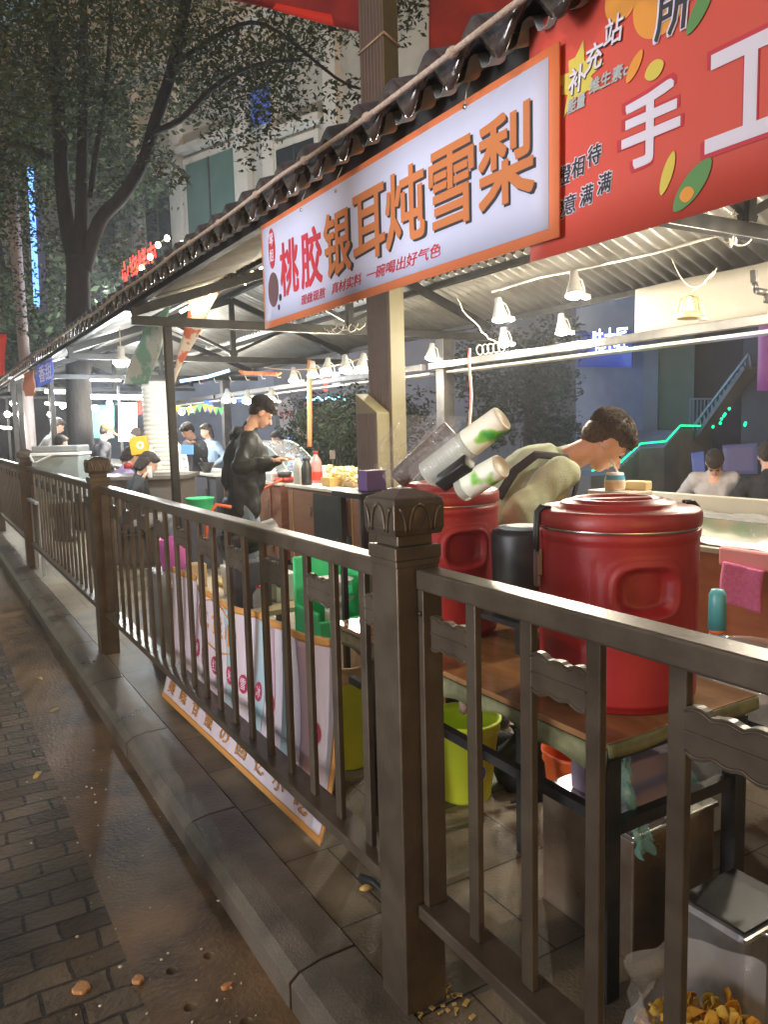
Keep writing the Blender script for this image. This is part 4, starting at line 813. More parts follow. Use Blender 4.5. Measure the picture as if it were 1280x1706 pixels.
for u, ch in ((.22, '米'), (.30, '雪'), (.385, '红'), (.47, '米'), (.545, '雪'), (.62, '冰'), (.72, '红'), (.93, '山')):
    b = MB(); n_ = 26; ctr = bw(u, .5) + Vector((-.0045, 0, 0)); b.add([bw(u + .03 * math.cos(2 * math.pi * k / n_) / 1.0 * .7, .5 + .062 * math.sin(2 * math.pi * k / n_)) + Vector((-.0045, 0, 0)) for k in range(n_)] + [ctr], [((k + 1) % n_, k, n_) for k in range(n_)]); b.build('badge', mat('badge_red', (.4, .02, .06), .6) if u == .22 else bpy.data.materials['badge_red'], ys)
    ctext(ch, u, .5, .045, .055, 't_white', .0055)
for u, v, ch, s_ in ((.33, .8, '吃', .09), (.40, .79, '货', .1), (.47, .77, '小', .1)): ctext(ch, u, v, s_, s_ * 1.15, 't_amber', bold=.02)
M['t_strip'] = mat('ink_strip_orange', (.6, .25, .03), .6)
for k, ch in enumerate('美味甘蔗の回忆小吃'): ctext(ch, .06 + k * .105, .105, .1, .062, 't_black', .0042, bold=.01); ctext(ch, .063 + k * .105, .11, .1, .06, 't_strip', .0055)
patch(.955, .99, .045, .1, .0045, 't_white', 'label', 4, 4)
b = MB(); b.tube([bw(.4 + .11 * math.cos(t), .78 + .17 * math.sin(t)) + Vector((-.006, 0, 0)) for t in [k * .2 for k in range(32)]], .003, 5); b.build('printed_ring', 't_amber', ys)
# items standing on crates behind the banner
ct_ = thing('low_table', 'low folding table with pale wooden top behind the cloth banner', 'table', (1.6, 3.7, 0))
b = MB(); b.bb(1.25, 2.0, 3.6, 4.7, .555, .58); b.build('tabletop', mat('pale_wood', (.42, .32, .18), .5, 0, (.5, .4, .25), 3, stretch=(6, 1, 1)), ct_)
for (x, y) in ((1.3, 3.65), (1.95, 3.65), (1.3, 4.65), (1.95, 4.65)): b = MB(); b.bb(x - .015, x + .015, y - .015, y + .015, 0, .554); b.build('leg', 'black', ct_)
boxy((1.45, 4.08, .581), (.12, .12, .17), mat('milky', (.6, .6, .52), .4), 'milky square tub on the low table behind the railing, left one', 'tub', 'tub', taper=.8)
boxy((1.62, 3.8, .581), (.14, .13, .15), mat('milky2', (.4, .42, .4), .4), 'grey translucent tub on the low table behind the railing, right one', 'tub', 'tub', taper=.8)
boxy((1.35, 4.45, .581), (.1, .1, .14), 'tan', 'tan paper bag standing at the left end of the low table', 'paper_bag', 'bag')
boxy((1.62, 4.4, .581), (.3, .2, .02), mat('yellow_tray', (.6, .42, .05), .5), 'flat yellow tray on the low table', 'tray', 'tray')
b = MB(); T = Matrix.Translation((1.35, 4.9, .62)); b.lathe([(.06, 0), (.08, .005), (.1, .14), (.105, .2), (.1, .2), (.09, .1), (.06, .01)], 30, T); tag(b.build('magenta_bucket', 'magenta'), 'magenta plastic bucket behind the railing', 'bucket')
boxy((1.35, 4.9, 0), (.3, .3, .62), 'grey', 'grey plastic crate stack under the magenta bucket', 'crate', 'crate')
# green crate with bowls
gt = thing('green_crate', 'bright green plastic crate behind the railing left of the near post', 'crate', (1.72, 3.42, 0))
b = MB(); b.bb(1.52, 1.9, 3.18, 3.2, .62, .9); b.build
for bbx in ((1.56, 1.86, 3.5, 3.52, .42, .86), (1.56, 1.58, 3.25, 3.5, .42, .62), (1.84, 1.86, 3.25, 3.5, .42, .82), (1.56, 1.86, 3.23, 3.25, .42, .58)):
    b = MB(); b.bb(*bbx); b.build('panel', 'green', gt, bevel=.008)
b = MB(); b.bb(1.57, 1.85, 3.25, 3.5, .421, .44); b.build('base', 'green', gt)
b = MB(); b.lathe([(.05, .68), (.09, .75), (.1, .76), (.09, .755), (.05, .69), (.001, .685)], 30, Matrix.Translation((1.7, 3.34, 0))); b.lathe([(.05, .62), (.095, .66), (.1, .665), (.06, .63), (.001, .63)], 30, Matrix.Translation((1.7, 3.34, 0))); b.lathe([(.001, .441), (.05, .441), (.05, .68), (.001, .68)], 20, Matrix.Translation((1.7, 3.34, 0))); tag(b.build('bowl_stack', 'white'), 'stack of white bowls inside the green crate', 'bowls')
b = MB(); b.lathe([(.001, 0), (.07, 0), (.07, .3), (.001, .3)], 30, Matrix.Translation((1.28, 3.75, .9)) @ Matrix.Rotation(1.35, 4, 'Y')); tag(b.build('black_roll', 'black'), 'black roll with an orange band lying above the green crate', 'roll')
boxy((1.42, 3.75, .581), (.2, .1, .24), 'darkwall', 'dark box on the low table carrying the black roll', 'box', 'box')
# bottle with red cap
def bottle(p, r, h, m, label, cap='red', name='bottle', group=None, neck=.35, capm=None):
    t = thing(name, label, 'bottle', p, group); T = Matrix.Translation(p); b = MB()
    b.lathe([(.001, 0), (r * .92, 0), (r, h * .04), (r, h * .62), (r * .85, h * .72), (r * neck, h * .86), (r * neck, h * .92), (.001, h * .92)], 24, T); b.build('body', m, t)
    b = MB(); b.lathe([(.001, h), (r * neck * 1.15, h), (r * neck * 1.2, h * .905), (.001, h * .905)], 20, T); b.build('cap', capm or cap, t); return t
bottle((1.42, 3.64, .581), .03, .13, 'acrylic', 'clear bottle with red cap at the near end of the low table', name='bottle')
# ================================================================== COUNTERS
CT = .92
def counter(x0, x1, y0, y1, label, doors, top='whitetop', z=CT, m='wood'):
    t = thing('stall_counter', label, 'counter', (x0, y0, 0)); b = MB(); b.bb(x0 + .03, x1 - .03, y0, y1, .06, z - .03); b.build('cabinet', m, t, bevel=.004)
    b = MB(); b.bb(x0, x1, y0 - .01, y1 + .01, z - .0295, z); b.build('countertop', top, t, bevel=.003)
    b = MB(); b.bb(x0 + .06, x1 - .06, y0 + .03, y1 - .03, 0, .0595); b.build('plinth', 'black', t)
    for a, c in doors:
        b = MB(); b.bb(x0 + .01, x0 + .0295, a, c, .12, z - .06); d_ = b.build('door', m, t, bevel=.004)
        b = MB(); b.bb(x0 + .004, x0 + .012, c - .012, c - .004, .12, z - .06); b.build('edge_strip', M['edge'], d_)
        b = MB(); b.bb(x0 - .012, x0 + .0095, a + .03, a + .05, z - .3, z - .2); b.build('handle', 'steel', d_, bevel=.002)
    return t
M['edge'] = mat('yellow_edging', (.5, .36, .1), .5)
c1 = counter(3.3, 3.95, 4.35, 7.55, 'brown wooden counter with cupboard doors behind the jacketed vendor and olive column', [(4.45, 5.2), (5.35, 6.1), (6.9, 7.4)])
b = MB(); b.bb(3.29, 3.306, 6.2, 6.85, .12, .86); b.build('dark_bay_panel', 'black', c1)  # flat black panel paints the dark of an open bay
b = MB(); b.bb(3.28, 3.295, 5.78, 5.9, .62, .85); tag(b.build('hanging_mitt', mat('mitt', (.05, .06, .07), .8), bevel=.03), 'dark oven mitt hanging on the brown counter front', 'mitt')
c2 = counter(3.3, 3.95, 7.75, 9.6, 'brown wooden counter standing left of the jacketed vendor', [(8.0, 8.7)])
# near right counter: raised tray top with steel rim
c3 = thing('stall_counter', 'red brown counter with a steel rimmed display tray at the right edge', 'counter', (3.3, 1.6, 0))
b = MB(); b.bb(3.33, 3.95, 1.3, 3.35, .05, .86); b.build('cabinet', mat('red_wood', (.34, .09, .035), .5, 0, (.42, .13, .05), 3, stretch=(1, 1, 5)), c3, bevel=.004)
b = MB(); b.bb(3.2, 3.36, 1.3, 3.35, .8605, .885); b.build('shelf', 'canvas', c3, bevel=.002)
b = MB(); b.bb(3.38, 3.4, 1.3, 3.35, .8605, 1.0); b.bb(3.4, 3.93, 3.33, 3.35, .8605, 1.0); b.build('steel_rim', 'steel', c3, bevel=.002)
b = MB(); b.bb(3.9, 3.97, 1.3, 3.35, .8605, 1.05); b.build('wood_rim', 'canvas', c3, bevel=.002)
b = MB(); b.grid(lambda u, v: (3.41 + .48 * v, 1.32 + 2.0 * u, .965 + .02 * noise.noise(Vector((u * 14, v * 7, 0))) + .012 * noise.noise(Vector((u * 34, v * 19, 0)))), 70, 24); tag(b.build('tray_wrap', mat('foil', (.22, .22, .215), .3, .2)), 'crumpled bright film covering the display tray at right', 'film')
b = MB(); b.grid(lambda u, v: (3.24 + .14 * v, 1.9 + 1.2 * u, .89 + .05 * abs(noise.noise(Vector((u * 8, v * 4, 3)))) + .0 * u), 50, 10, .002); tag(b.build('paper_scraps', 'whitecloth'), 'crumpled white paper lying along the shelf at right', 'paper')
b = MB(); p = at(1247, 937, X=3.19); b.bb(3.17, 3.198, p.y - .14, p.y + .14, p.z - .03, p.z + .06); hk = tag(b.build('towel_holder', 'pinkp', bevel=.012), 'pink plastic holder fixed on the counter edge at right', 'holder')
b = MB(); b.grid(lambda u, v: (3.165 - .004 * math.sin(u * 9) - .008 * v, p.y + .1 - .2 * u + .01 * math.sin(v * 3), p.z - .005 - .19 * v - .015 * u), 16, 16, .012); tag(b.build('towel', 'pink'), 'pink towel hanging on the red brown counter at right', 'towel')
# stool / shelf in the vendor lane holding a tub, black tray and teal bottle
sh_ = thing('side_shelf', 'low dark shelf behind the near red barrel', 'shelf', (2.5, 1.5, 0)); b = MB(); b.bb(2.15, 2.95, 1.2, 2.05, .54, .56); b.build('board', 'black', sh_)
for (x, y) in ((2.18, 1.23), (2.92, 1.23), (2.18, 2.02), (2.92, 2.02)): b = MB(); b.bb(x - .015, x + .015, y - .015, y + .015, 0, .539); b.build('leg', 'black', sh_)
p = at(1245, 1085, D=2.6); b = MB(); b.lathe([(.10, 0), (.125, .16), (.135, .17), (.13, .172), (.118, .16), (.095, .005), (.001, .004)], 40, Matrix.Translation((p.x, p.y, .561))); tag(b.build('clear_tub', 'acrylic'), 'clear plastic tub with white rim on the shelf right of the near barrel', 'tub')
p = at(1196, 1010, D=3.0); t = thing('teal_bottle', 'teal plastic bottle with orange collar on the shelf right of the near barrel', 'bottle', (p.x, p.y, .561)); T = Matrix.Translation((p.x, p.y, .561)) @ Matrix.Diagonal((.9, .9, .85, 1))
b = MB(); b.lathe([(.001, 0), (.07, 0), (.08, .03), (.03, .12), (.001, .12)], 6, T); b.build('base', mat('cyan', (.15, .45, .6), .4), t); b = MB(); b.lathe([(.03, .12), (.034, .14), (.001, .14)], 20, T); b.build('collar', 'orange', t); b = MB(); b.lathe([(.001, .14), (.038, .14), (.036, .3), (.025, .325), (.001, .33)], 24, T); b.build('body', mat('tealp', (.08, .33, .36), .4), t)
# striped roll box and white socket between drums
boxy((2.2, 2.78, .716), (.1, .1, .22), mat('hazard', (.03, .03, .03), .5, 0, (.6, .35, .06), 9, mus=(.6, .62)), 'black box with orange stripes between the two barrels', 'striped_box', 'box') if False else None
# cup the man drinks from, with a small block under it
p = at(1025, 817, D=3.45); boxy((p.x + .03, p.y - .0, 0), (.16, .24, p.z), 'whitetop', 'narrow pale serving stand in front of the sweater man', 'serving_stand', 'stand')
t = thing('drink_cup', 'white cup with blue band and straw at the lips of the sweater man', 'cup', p); T = Matrix.Translation(p)
b = MB(); T = T @ Matrix.Diagonal((.86, .86, .8, 1)); b.lathe([(.001, 0), (.052, 0), (.052, .06), (.047, .075), (.044, .1), (.001, .102)], 30, T); b.build('cup', 'white', t); b = MB(); b.lathe([(.0525, .062), (.0485, .077), (.047, .088)], 30, T, cap=False); b.build('band', mat('cup_blue', (.1, .4, .65), .5), t)
b = MB(); b.lathe([(.053, .012), (.0532, .05)], 30, T, cap=False, fn=lambda a, z: 0.0004); b.build('print', mat('cup_amber', (.75, .5, .2), .5, 0, (.72, .7, .66), 18), t)
straw = [at(1032, 790, D=3.45), at(1022, 772, D=3.46), at(1012, 757, D=3.47)]
b = MB(); b.tube(straw, .0045, 8); b.build('straw', 'white', t)
p = at(1063, 816, D=3.45); boxy(p, (.06, .11, .04), mat('cream_card', (.75, .6, .3), .6), 'small cream card box right of the drink cup', 'card_box', 'box', rz=.2)
# ---- things on the brown counter
def onc(px, py, X=3.5): q = at(px, py, X=X); return Vector((q.x, q.y, CT))
M['redpot'] = mat('red_burner', (.4, .03, .02), .4)
for k, (px, lab) in enumerate(((437, 'red gas burner with a steel pan at the left end of the hand area'), (474, 'red gas burner with a glass lidded pan right of the white tub'))):
    p = onc(px, 795, 3.42); t = thing('gas_burner', lab, 'burner', p, 'burners on the brown counter'); T = Matrix.Translation(p)
    b = MB(); b.lathe([(.001, 0), (.11, 0), (.12, .02), (.11, .05), (.001, .05)], 24, T); b.build('base', 'redpot', t)
    b = MB(); b.lathe([(.001, .055), (.07, .055), (.085, .11), (.082, .11), (.065, .06), (.001, .06)], 24, T); b.build('pan', 'steelgrey', t)
    b = MB(); b.lathe([(.085, .112), (.05, .135), (.012, .14), (.012, .155), (.001, .156)], 24, T); b.build('lid', 'acrylic', t)
p = onc(455, 795, 3.36); boxy(p, (.13, .16, .1), 'white', 'white plastic tub between the two red burners', 'tub', 'tub', taper=.8)
# curved acrylic food case
p = onc(478, 790, 3.78); t = thing('food_case', 'curved clear food case with greenish edge behind the vendor', 'case', p)
b = MB(); b.grid(lambda u, v: (p.x + .16 - .55 * .5 * (1 - math.cos(u * math.pi / 2)) * 1 + 0, p.y - .55 + 1.15 * v, p.z + .05 + .34 * math.sin(math.pi * min(1, v * 1.0)) ** .6 * (1 if True else 0)), 4, 30, .004) if False else None
arc_ = [(p.y + .5 - 1.0 * k / 24, p.z + .08 + .36 * math.sin(math.pi * (.5 + .5 * k / 24)) ** .8) for k in range(25)]
b = MB(); b.grid(lambda u, v: (p.x - .2 + .4 * u, arc_[int(v * 24)][0], arc_[int(v * 24)][1]), 2, 24, .005); b.build('curved_panel', 'acrylic', t)
b = MB()
for xx in (p.x - .2, p.x + .2): b.tube([(xx, y, z) for y, z in arc_], .008, 6)
b.tube([(p.x - .2, arc_[0][0], p.z), (p.x - .2, arc_[0][0], arc_[0][1])], .008, 6); b.bb(p.x - .21, p.x + .21, arc_[-1][0], arc_[0][0], p.z, p.z + .05); b.build('frame', mat('case_frame', (.5, .58, .45), .3), t)
b = MB(); n_ = 25; ctr = (p.x - .205, p.y + .5, p.z + .05); pts = [(p.x - .205, y, z) for y, z in arc_]; b.add(pts + [ctr], [(k, k + 1, n_) for k in range(n_ - 1)]); b.build('side_panel', film('case_side', .45, .1, (.6, .7, .62)), t)
b = MB(); b.prism(ellipse(.025, .03), .002, frame((p.x - .208, p.y + .2, p.z + .3), (0, -1, 0), (0, 0, 1))); b.build('sticker', mat('sticker_brown', (.3, .08, .04), .5), t)
bottle(onc(497, 795, 3.40), .05, .31, mat('bottle_white', (.5, .5, .47), .4), 'tall pale grey squeeze bottle beside the black flask', neck=.45, capm='grey')
bottle(onc(511, 797, 3.40), .055, .28, 'black', 'black flask on the counter right of the pale bottle', name='flask', neck=.6, capm='black')
bottle(onc(527, 793, 3.6), .065, .34, mat('bottle_red', (.6, .3, .3), .2, trans=.2), 'large clear bottle with red cap and red label on the counter')
b = MB(); q = onc(527, 793, 3.6); b.lathe([(.066, .03), (.067, .12)], 24, Matrix.Translation(q), cap=False); tag(b.build('bottle_label', 'bigred2'), 'red label band around the large clear bottle', 'label')
for k, (px, X_, s, z_, m_) in enumerate([(553, 3.5, (.16, .2, .09), 0, 'yb'), (575, 3.72, (.14, .2, .07), 0, 'yb'), (541, 3.78, (.12, .16, .17), 0, 'white'), (590, 3.62, (.16, .22, .05), 0, 'tan')]):
    if 'yb' not in M: M['yb'] = mat('wicker_yellow', (.6, .42, .14), .7, 0, (.45, .28, .08), 60, .6, 160)
    boxy(onc(px, 800, X_), s, M[m_] if m_ in M else m_, ['yellow woven basket on the counter beside the red capped bottle', 'low woven basket with food further along the counter', 'white tub standing behind the woven basket', 'shallow tan tray at the right end of the counter food'][k], ['basket', 'basket', 'tub', 'tray'][k], ['basket', 'basket', 'tub', 'tray'][k], taper=.85)
M['food'] = leafmat('fried_food', (.75, .5, .12), (.85, .8, .6))
b = MB(); 
for k in range(90):
    q = onc(random.uniform(548, 600), 800, random.uniform(3.5, 3.8)); s = random.uniform(.02, .035); e = ellips((q.x, q.y, CT + .07 + random.random() * .11), (s, s, s * .8), None, 6); b.add(e.v, e.f)
o = tag(b.build('snack_pile', 'food'), 'heap of golden snacks piled on the lit counter', 'snacks'); o['kind'] = 'stuff'
q = onc(555, 790, 3.7); t = thing('price_card', 'small dark card on a stick above the snacks', 'sign', q); b = MB(); b.tube([q, q + Vector((0, 0, .26))], .004, 6); b.build('stick', 'black', t); b = MB(); b.box(q + Vector((0, 0, .3)), (.01, .11, .09)); b.build('card', mat('card_brown', (.14, .1, .07), .6), t)
# hose from gas burner, gas bottle
b = MB(); P_ = [at(470, 798, X=3.3), at(450, 808, X=3.2), at(436, 818, X=3.15), at(424, 835, X=3.15), at(419, 862, X=3.15), at(418, 905, X=3.15)]; b.tube(P_, .013, 8); tag(b.build('gas_hose', 'orange'), 'orange gas hose curving down from the burner', 'hose')
t = thing('silver_bag', 'pale silver bag hanging on the counter front behind the orange hose', 'bag', (3.25, 6.9, .4)); q = at(432, 860, X=3.22)
b = MB(); b.grid(lambda u, v: (3.2 + .02 * math.sin(u * 6), q.y + (.03 + .13 * v) * (1 - 2 * u), q.z + .2 - .45 * v), 12, 10, .02); b.build('bag', mat('silver_film', (.4, .48, .5), .35, .3), t)
boxy((3.4, 8.6, CT), (.3, .5, .12), 'white', 'white tray of goods on the counter left of the jacketed vendor', 'tray', 'tray', taper=.9); b = MB(); q = onc(345, 795, 3.42); b.lathe([(.05, 0), (.11, .13), (.115, .14), (.108, .14), (.05, .01)], 26, Matrix.Translation(q)); b.tube([q + Vector((0, 0, .1)), q + Vector((-.05, .12, .2))], .008, 6); tag(b.build('steel_bowl', 'steelgrey'), 'dark steel bowl with a wooden spoon beside the jacketed vendor', 'bowl')
# green tub stack + cylinder valve behind railing at left
bin_(2.6, 8.3, .13, .15, .22, 'green', 'green plastic tub standing on a crate left of the jacketed vendor', name='tub', cat='tub', z=.55); boxy((2.6, 8.3, 0), (.35, .35, .549), 'darkwall', 'dark crate under the green tub', 'crate', 'crate')
b = MB(); q = at(385, 845, D=6.1); b.tube([q, q + Vector((-.12, .0, .03)), q + Vector((-.2, 0, -.06)), q + Vector((-.22, 0, -.3))], .014, 8); tag(b.build('gas_hose', 'orange'), 'short orange hose beside the legs of the jacketed vendor', 'hose')
# ================================================================== PEOPLE
def ik(a, c, l1, l2, pole):
    a = Vector(a); c = Vector(c); d = c - a; L = min(d.length, (l1 + l2) * .995); d = d.normalized(); c = a + d * L
    x = (l1 * l1 - l2 * l2 + L * L) / (2 * L); h = math.sqrt(max(l1 * l1 - x * x, 0)); p = Vector(pole); p = (p - d * p.dot(d)).normalized()
    return a + d * x + p * h, c
def person(pos, face, label, height=1.72, lean=5, pitch=0, yaw=0, top='darkcloth', legs='darkcloth', wl=None, wr=None, sit=None, vox=.014, group=None, hairlen=0, cap=None, topamp=.02, extra=None, hairm='hair', skirt=0, vest=None, hoffs=(0, 0, 0), seed=1):
    """pos = ground point under the pelvis; face = heading in degrees (0 = +X, 90 = +Y)."""
    s = height / 1.75; R = Matrix.Translation(pos) @ Matrix.Rotation(math.radians(face - 90), 4, 'Z')
    t = thing('person', label, 'person', tuple(pos), group)
    P = lambda *v: R @ Vector(v)
    hz = (.92 * s) if sit is None else sit
    L = Matrix.Translation((0, 0, hz)) @ Matrix.Rotation(math.radians(-lean), 4, 'X')
    Q = lambda *v: R @ (L @ (Vector(v) * s))
    neck = Q(0, .0, .53); 
    HL = L @ Matrix.Translation(Vector((0, .02, .62)) * s) @ Matrix.Rotation(math.radians(lean - pitch), 4, 'X')
    if any(hoffs): HL = Matrix.Translation(hoffs) @ HL
    HL = HL @ Matrix.Rotation(math.radians(yaw), 4, 'Z') @ Matrix.Translation(Vector((0, .03, .09)) * s)
    HW = R @ HL; h_ = lambda *v: HW @ (Vector(v) * s)
    head = [ellips(h_(0, -.012, .03), (.075 * s, .095 * s, .088 * s), HW.to_3x3().to_4x4()), ellips(h_(0, .022, -.035), (.06 * s, .07 * s, .082 * s), HW.to_3x3().to_4x4()), ellips(h_(0, .05, -.09), (.036 * s, .034 * s, .028 * s), HW.to_3x3().to_4x4()),
            capsule(h_(0, .088, .0), .008 * s, h_(0, .112, -.037), .0125 * s), capsule(h_(-.04, .072, .016), .013 * s, h_(.04, .072, .016), .013 * s), capsule(h_(-.018, .088, -.066), .008 * s, h_(.018, .088, -.066), .008 * s),
            ellips(h_(.076, -.008, -.012), (.011 * s, .02 * s, .032 * s), HW.to_3x3().to_4x4()), ellips(h_(-.076, -.008, -.012), (.011 * s, .02 * s, .032 * s), HW.to_3x3().to_4x4()),
            capsule(neck, .06 * s, h_(0, -.02, -.05), .052 * s), capsule(Q(0, 0, .44), .09 * s, neck, .062 * s)]
    shl, shr = Q(-.175, 0, .46), Q(.175, 0, .46)
    dl = R @ (Vector((-.24, .1, .1)) + Vector((0, 0, hz - .0))) if wl is None else Vector(wl); dr = R @ (Vector((.24, .1, .1)) + Vector((0, 0, hz))) if wr is None else Vector(wr)
    pole = R.to_3x3() @ Vector((0, -.6, -.8))
    el, wl_ = ik(shl, dl, .29 * s, .26 * s, pole + R.to_3x3() @ Vector((-.5, 0, 0))); er, wr_ = ik(shr, dr, .29 * s, .26 * s, pole + R.to_3x3() @ Vector((.5, 0, 0)))
    body = list(head)
    for sh, e, w_ in ((shl, el, wl_), (shr, er, wr_)):
        body += [capsule(sh, .05 * s, e, .038 * s), capsule(e, .037 * s, w_, .026 * s)]
        d = (w_ - e).normalized(); side = d.cross(Vector((0, 0, 1))); side = side.normalized() if side.length > .1 else Vector((1, 0, 0)); dn = side.cross(d)
        body.append(ellips(w_ + d * .045 * s, (.04 * s, .045 * s, .016 * s), Matrix((side, d, dn)).transposed().to_4x4()))
        if vox <= .012:
            for k in range(4):
                a0 = w_ + d * .08 * s + side * (k - 1.5) * .019 * s; ln = (.036, .042, .04, .03)[k] * s; a1 = a0 + d * ln - Vector((0, 0, .008)); a2 = a1 + d * ln * .5 - Vector((0, 0, .022 * s))
                body += [capsule(a0, .0088 * s, a1, .008 * s), capsule(a1, .008 * s, a2, .007 * s)]
            th = w_ + d * .03 * s + side * .036 * s; body.append(capsule(th, .011 * s, th + d * .045 * s + side * .018 * s - Vector((0, 0, .015)), .008 * s))
    body += [capsule(Q(0, 0, .02), .12 * s, Q(0, 0, .42), .11 * s)]
    if sit is None:
        hips = [P(-.095 * s, 0, hz), P(.095 * s, 0, hz)]; kn = [P(-.1 * s, .03, .49 * s), P(.1 * s, .05, .49 * s)]; an = [P(-.1 * s, 0, .07), P(.11 * s, .02, .07)]
    else:
        hips = [P(-.095 * s, 0, hz), P(.095 * s, 0, hz)]; kn = [P(-.13 * s, .42 * s, hz + .02), P(.12 * s, .42 * s, hz + .04)]; an = [P(-.13 * s, .42 * s, .07), P(.12 * s, .46 * s, .07)]
    tr = []
    for k in (0, 1):
        body += [capsule(hips[k], .07 * s, kn[k], .05 * s), capsule(kn[k], .05 * s, an[k], .035 * s)]
        tr += [capsule(hips[k], .088 * s, kn[k], .075 * s), capsule(kn[k], .075 * s, an[k], .06 * s)]
    tr += [ellips(P(0, 0, hz), (.17 * s, .125 * s, .13 * s), R.to_3x3().to_4x4())]
    blob(body, 'body', 'skin', t, vox, 2)
    blob(tr, 'trousers', legs, t, max(vox, .012), 3, .018, 5, seed)
    b = MB()
    for k in (0, 1): e = ellips(an[k] + R.to_3x3() @ Vector((0, .06, -.025)), (.05, .13, .045), R.to_3x3().to_4x4()); b.add(e.v, e.f)
    b.smooth = True; b.build('shoes', 'darkcloth', t)
    sl_ = [ellips(Q(0, 0, .36), (.19 * s, .135 * s, .16 * s), (R @ L).to_3x3().to_4x4()), ellips(Q(0, 0, .1), (.17 * s, .14 * s, .2 * s), (R @ L).to_3x3().to_4x4()), capsule(shl, .075 * s, shr, .075 * s), capsule(Q(0, -.01, .46), .085 * s, Q(0, .0, .53), .068 * s), ellips(Q(0, 0, -.02 - skirt), (.18 * s, .15 * s, .14 * s), (R @ L).to_3x3().to_4x4()), capsule(Q(-.045, 0, .36), .13 * s, Q(-.05, 0, -.04), .13 * s), capsule(Q(.045, 0, .36), .13 * s, Q(.05, 0, -.04), .13 * s)]
    for sh, e, w_ in ((shl, el, wl_), (shr, er, wr_)):
        sl_ += [capsule(sh, .078 * s, e, .06 * s), capsule(e, .06 * s, w_.lerp(e, .12), .045 * s)]
    if extra: sl_ += extra(Q)
    blob(sl_, 'top', top, t, max(vox, .012), 3, topamp, 7, seed + 3, (1, 1, .7))
    hp = [ellips(h_(0, -.02, .052), (.085 * s, .105 * s, .083 * s), HW.to_3x3().to_4x4()), ellips(h_(0, -.062, -.0), (.074 * s, .058 * s, .075 * s), HW.to_3x3().to_4x4()), ellips(h_(0, .062, .078), (.06 * s, .038 * s, .03 * s), HW.to_3x3().to_4x4()), ellips(h_(.068, -.03, .01), (.016 * s, .035 * s, .04 * s), HW.to_3x3().to_4x4()), ellips(h_(-.068, -.03, .01), (.016 * s, .035 * s, .04 * s), HW.to_3x3().to_4x4())]
    if hairlen: hp += [capsule(h_(.06, -.05, 0), .05 * s, h_(.07, -.07, -hairlen), .035 * s), capsule(h_(-.06, -.05, 0), .05 * s, h_(-.07, -.07, -hairlen), .035 * s), capsule(h_(0, -.08, 0), .06 * s, h_(0, -.1, -hairlen), .045 * s)]
    if vox <= .012:
        for k in range(90):
            a = random.uniform(-2.2, 2.2); el_ = random.uniform(.0, 1.3); d = Vector((math.sin(a) * math.cos(el_), math.cos(a) * math.cos(el_) * -1 if False else math.cos(a) * math.cos(el_), math.sin(el_)))
            if d.y < .2 and d.z < .3: continue
            base = Vector((0, -.018, .052)) + Vector((d.x * .078, d.y * .098, d.z * .077)); tip = base + Vector((random.uniform(-.012, .012), .028, -.006 if d.y > 0 else .012))
            hp.append(capsule(h_(*base), .008 * s, h_(*tip), .003 * s))
    blob(hp, 'hair', hairm, t, max(vox * .6, .006), 2, .004, 45, seed, (1, 1, 1))
    if vox <= .012:                                          # loose strands over the cap of hair
        b = MB(); rs = random.Random(seed)
        for k in range(1500):
            a = rs.uniform(-math.pi, math.pi); z_ = rs.uniform(-.35 if abs(a) > 1.7 else .25, 1); q_ = math.sqrt(max(0, 1 - z_ * z_)); d = Vector((math.sin(a) * q_, math.cos(a) * q_, z_))
            flow = (Vector((d.x * .5, d.y * .6 + .35, -.55)) if d.y > -.1 else Vector((d.x * .4, -.25, -.9))) + Vector((rs.uniform(-.35, .35), rs.uniform(-.2, .2), rs.uniform(-.1, .35))); flow -= d * flow.dot(d) * .9; flow.normalize(); L_ = rs.uniform(.02, .045); pts = []
            for i in range(4):
                v_ = d + flow * (L_ / .09) * i / 3; v_.normalize(); r_ = 1.0 + .035 * math.sin(i) + rs.uniform(0, .05) * i / 3
                pts.append(h_(v_.x * .0865 * r_, -.02 + v_.y * .108 * r_, .052 + v_.z * .086 * r_))
            b.tube(pts, [.0016, .0016, .0012, .0005], 3, False)
        b.build('hair_strands', hairm, t)
    b = MB()
    for sx in (-1, 1):
        e = ellips(h_(sx * .031, .0815, -.004), (.013 * s, .007 * s, .0045 * s), HW.to_3x3().to_4x4(), 8); b.add(e.v, e.f)
        e = capsule(h_(sx * .016, .09, .02), .004 * s, h_(sx * .047, .078, .023), .003 * s, 6); b.add(e.v, e.f)
    b.build('eyes_and_brows', 'hair', t)
    b = MB(); e = capsule(h_(-.02, .0935, -.067), .0045 * s, h_(.02, .0935, -.067), .0045 * s, 6); b.add(e.v, e.f); b.build('lips', M['lips'], t)
    if cap:
        b = MB(); b.lathe([(.088 * s, .03), (.088 * s, .07), (.07 * s, .115), (.001, .13)], 24, HW @ Matrix.Diagonal((1, 1.15, 1, 1)) @ Matrix.Translation((0, -.015, 0))); b.grid(lambda u, v: HW @ Vector(((u - .5) * .14 * s, .08 * s + v * .085 * s, .035 - .02 * v - .03 * (2 * u - 1) ** 2)), 8, 4, .004); b.build('cap', cap, t)
    return t, Q, h_, (el, wl_, er, wr_), HW
M['lips'] = mat('lips', (.42, .14, .11), .5)
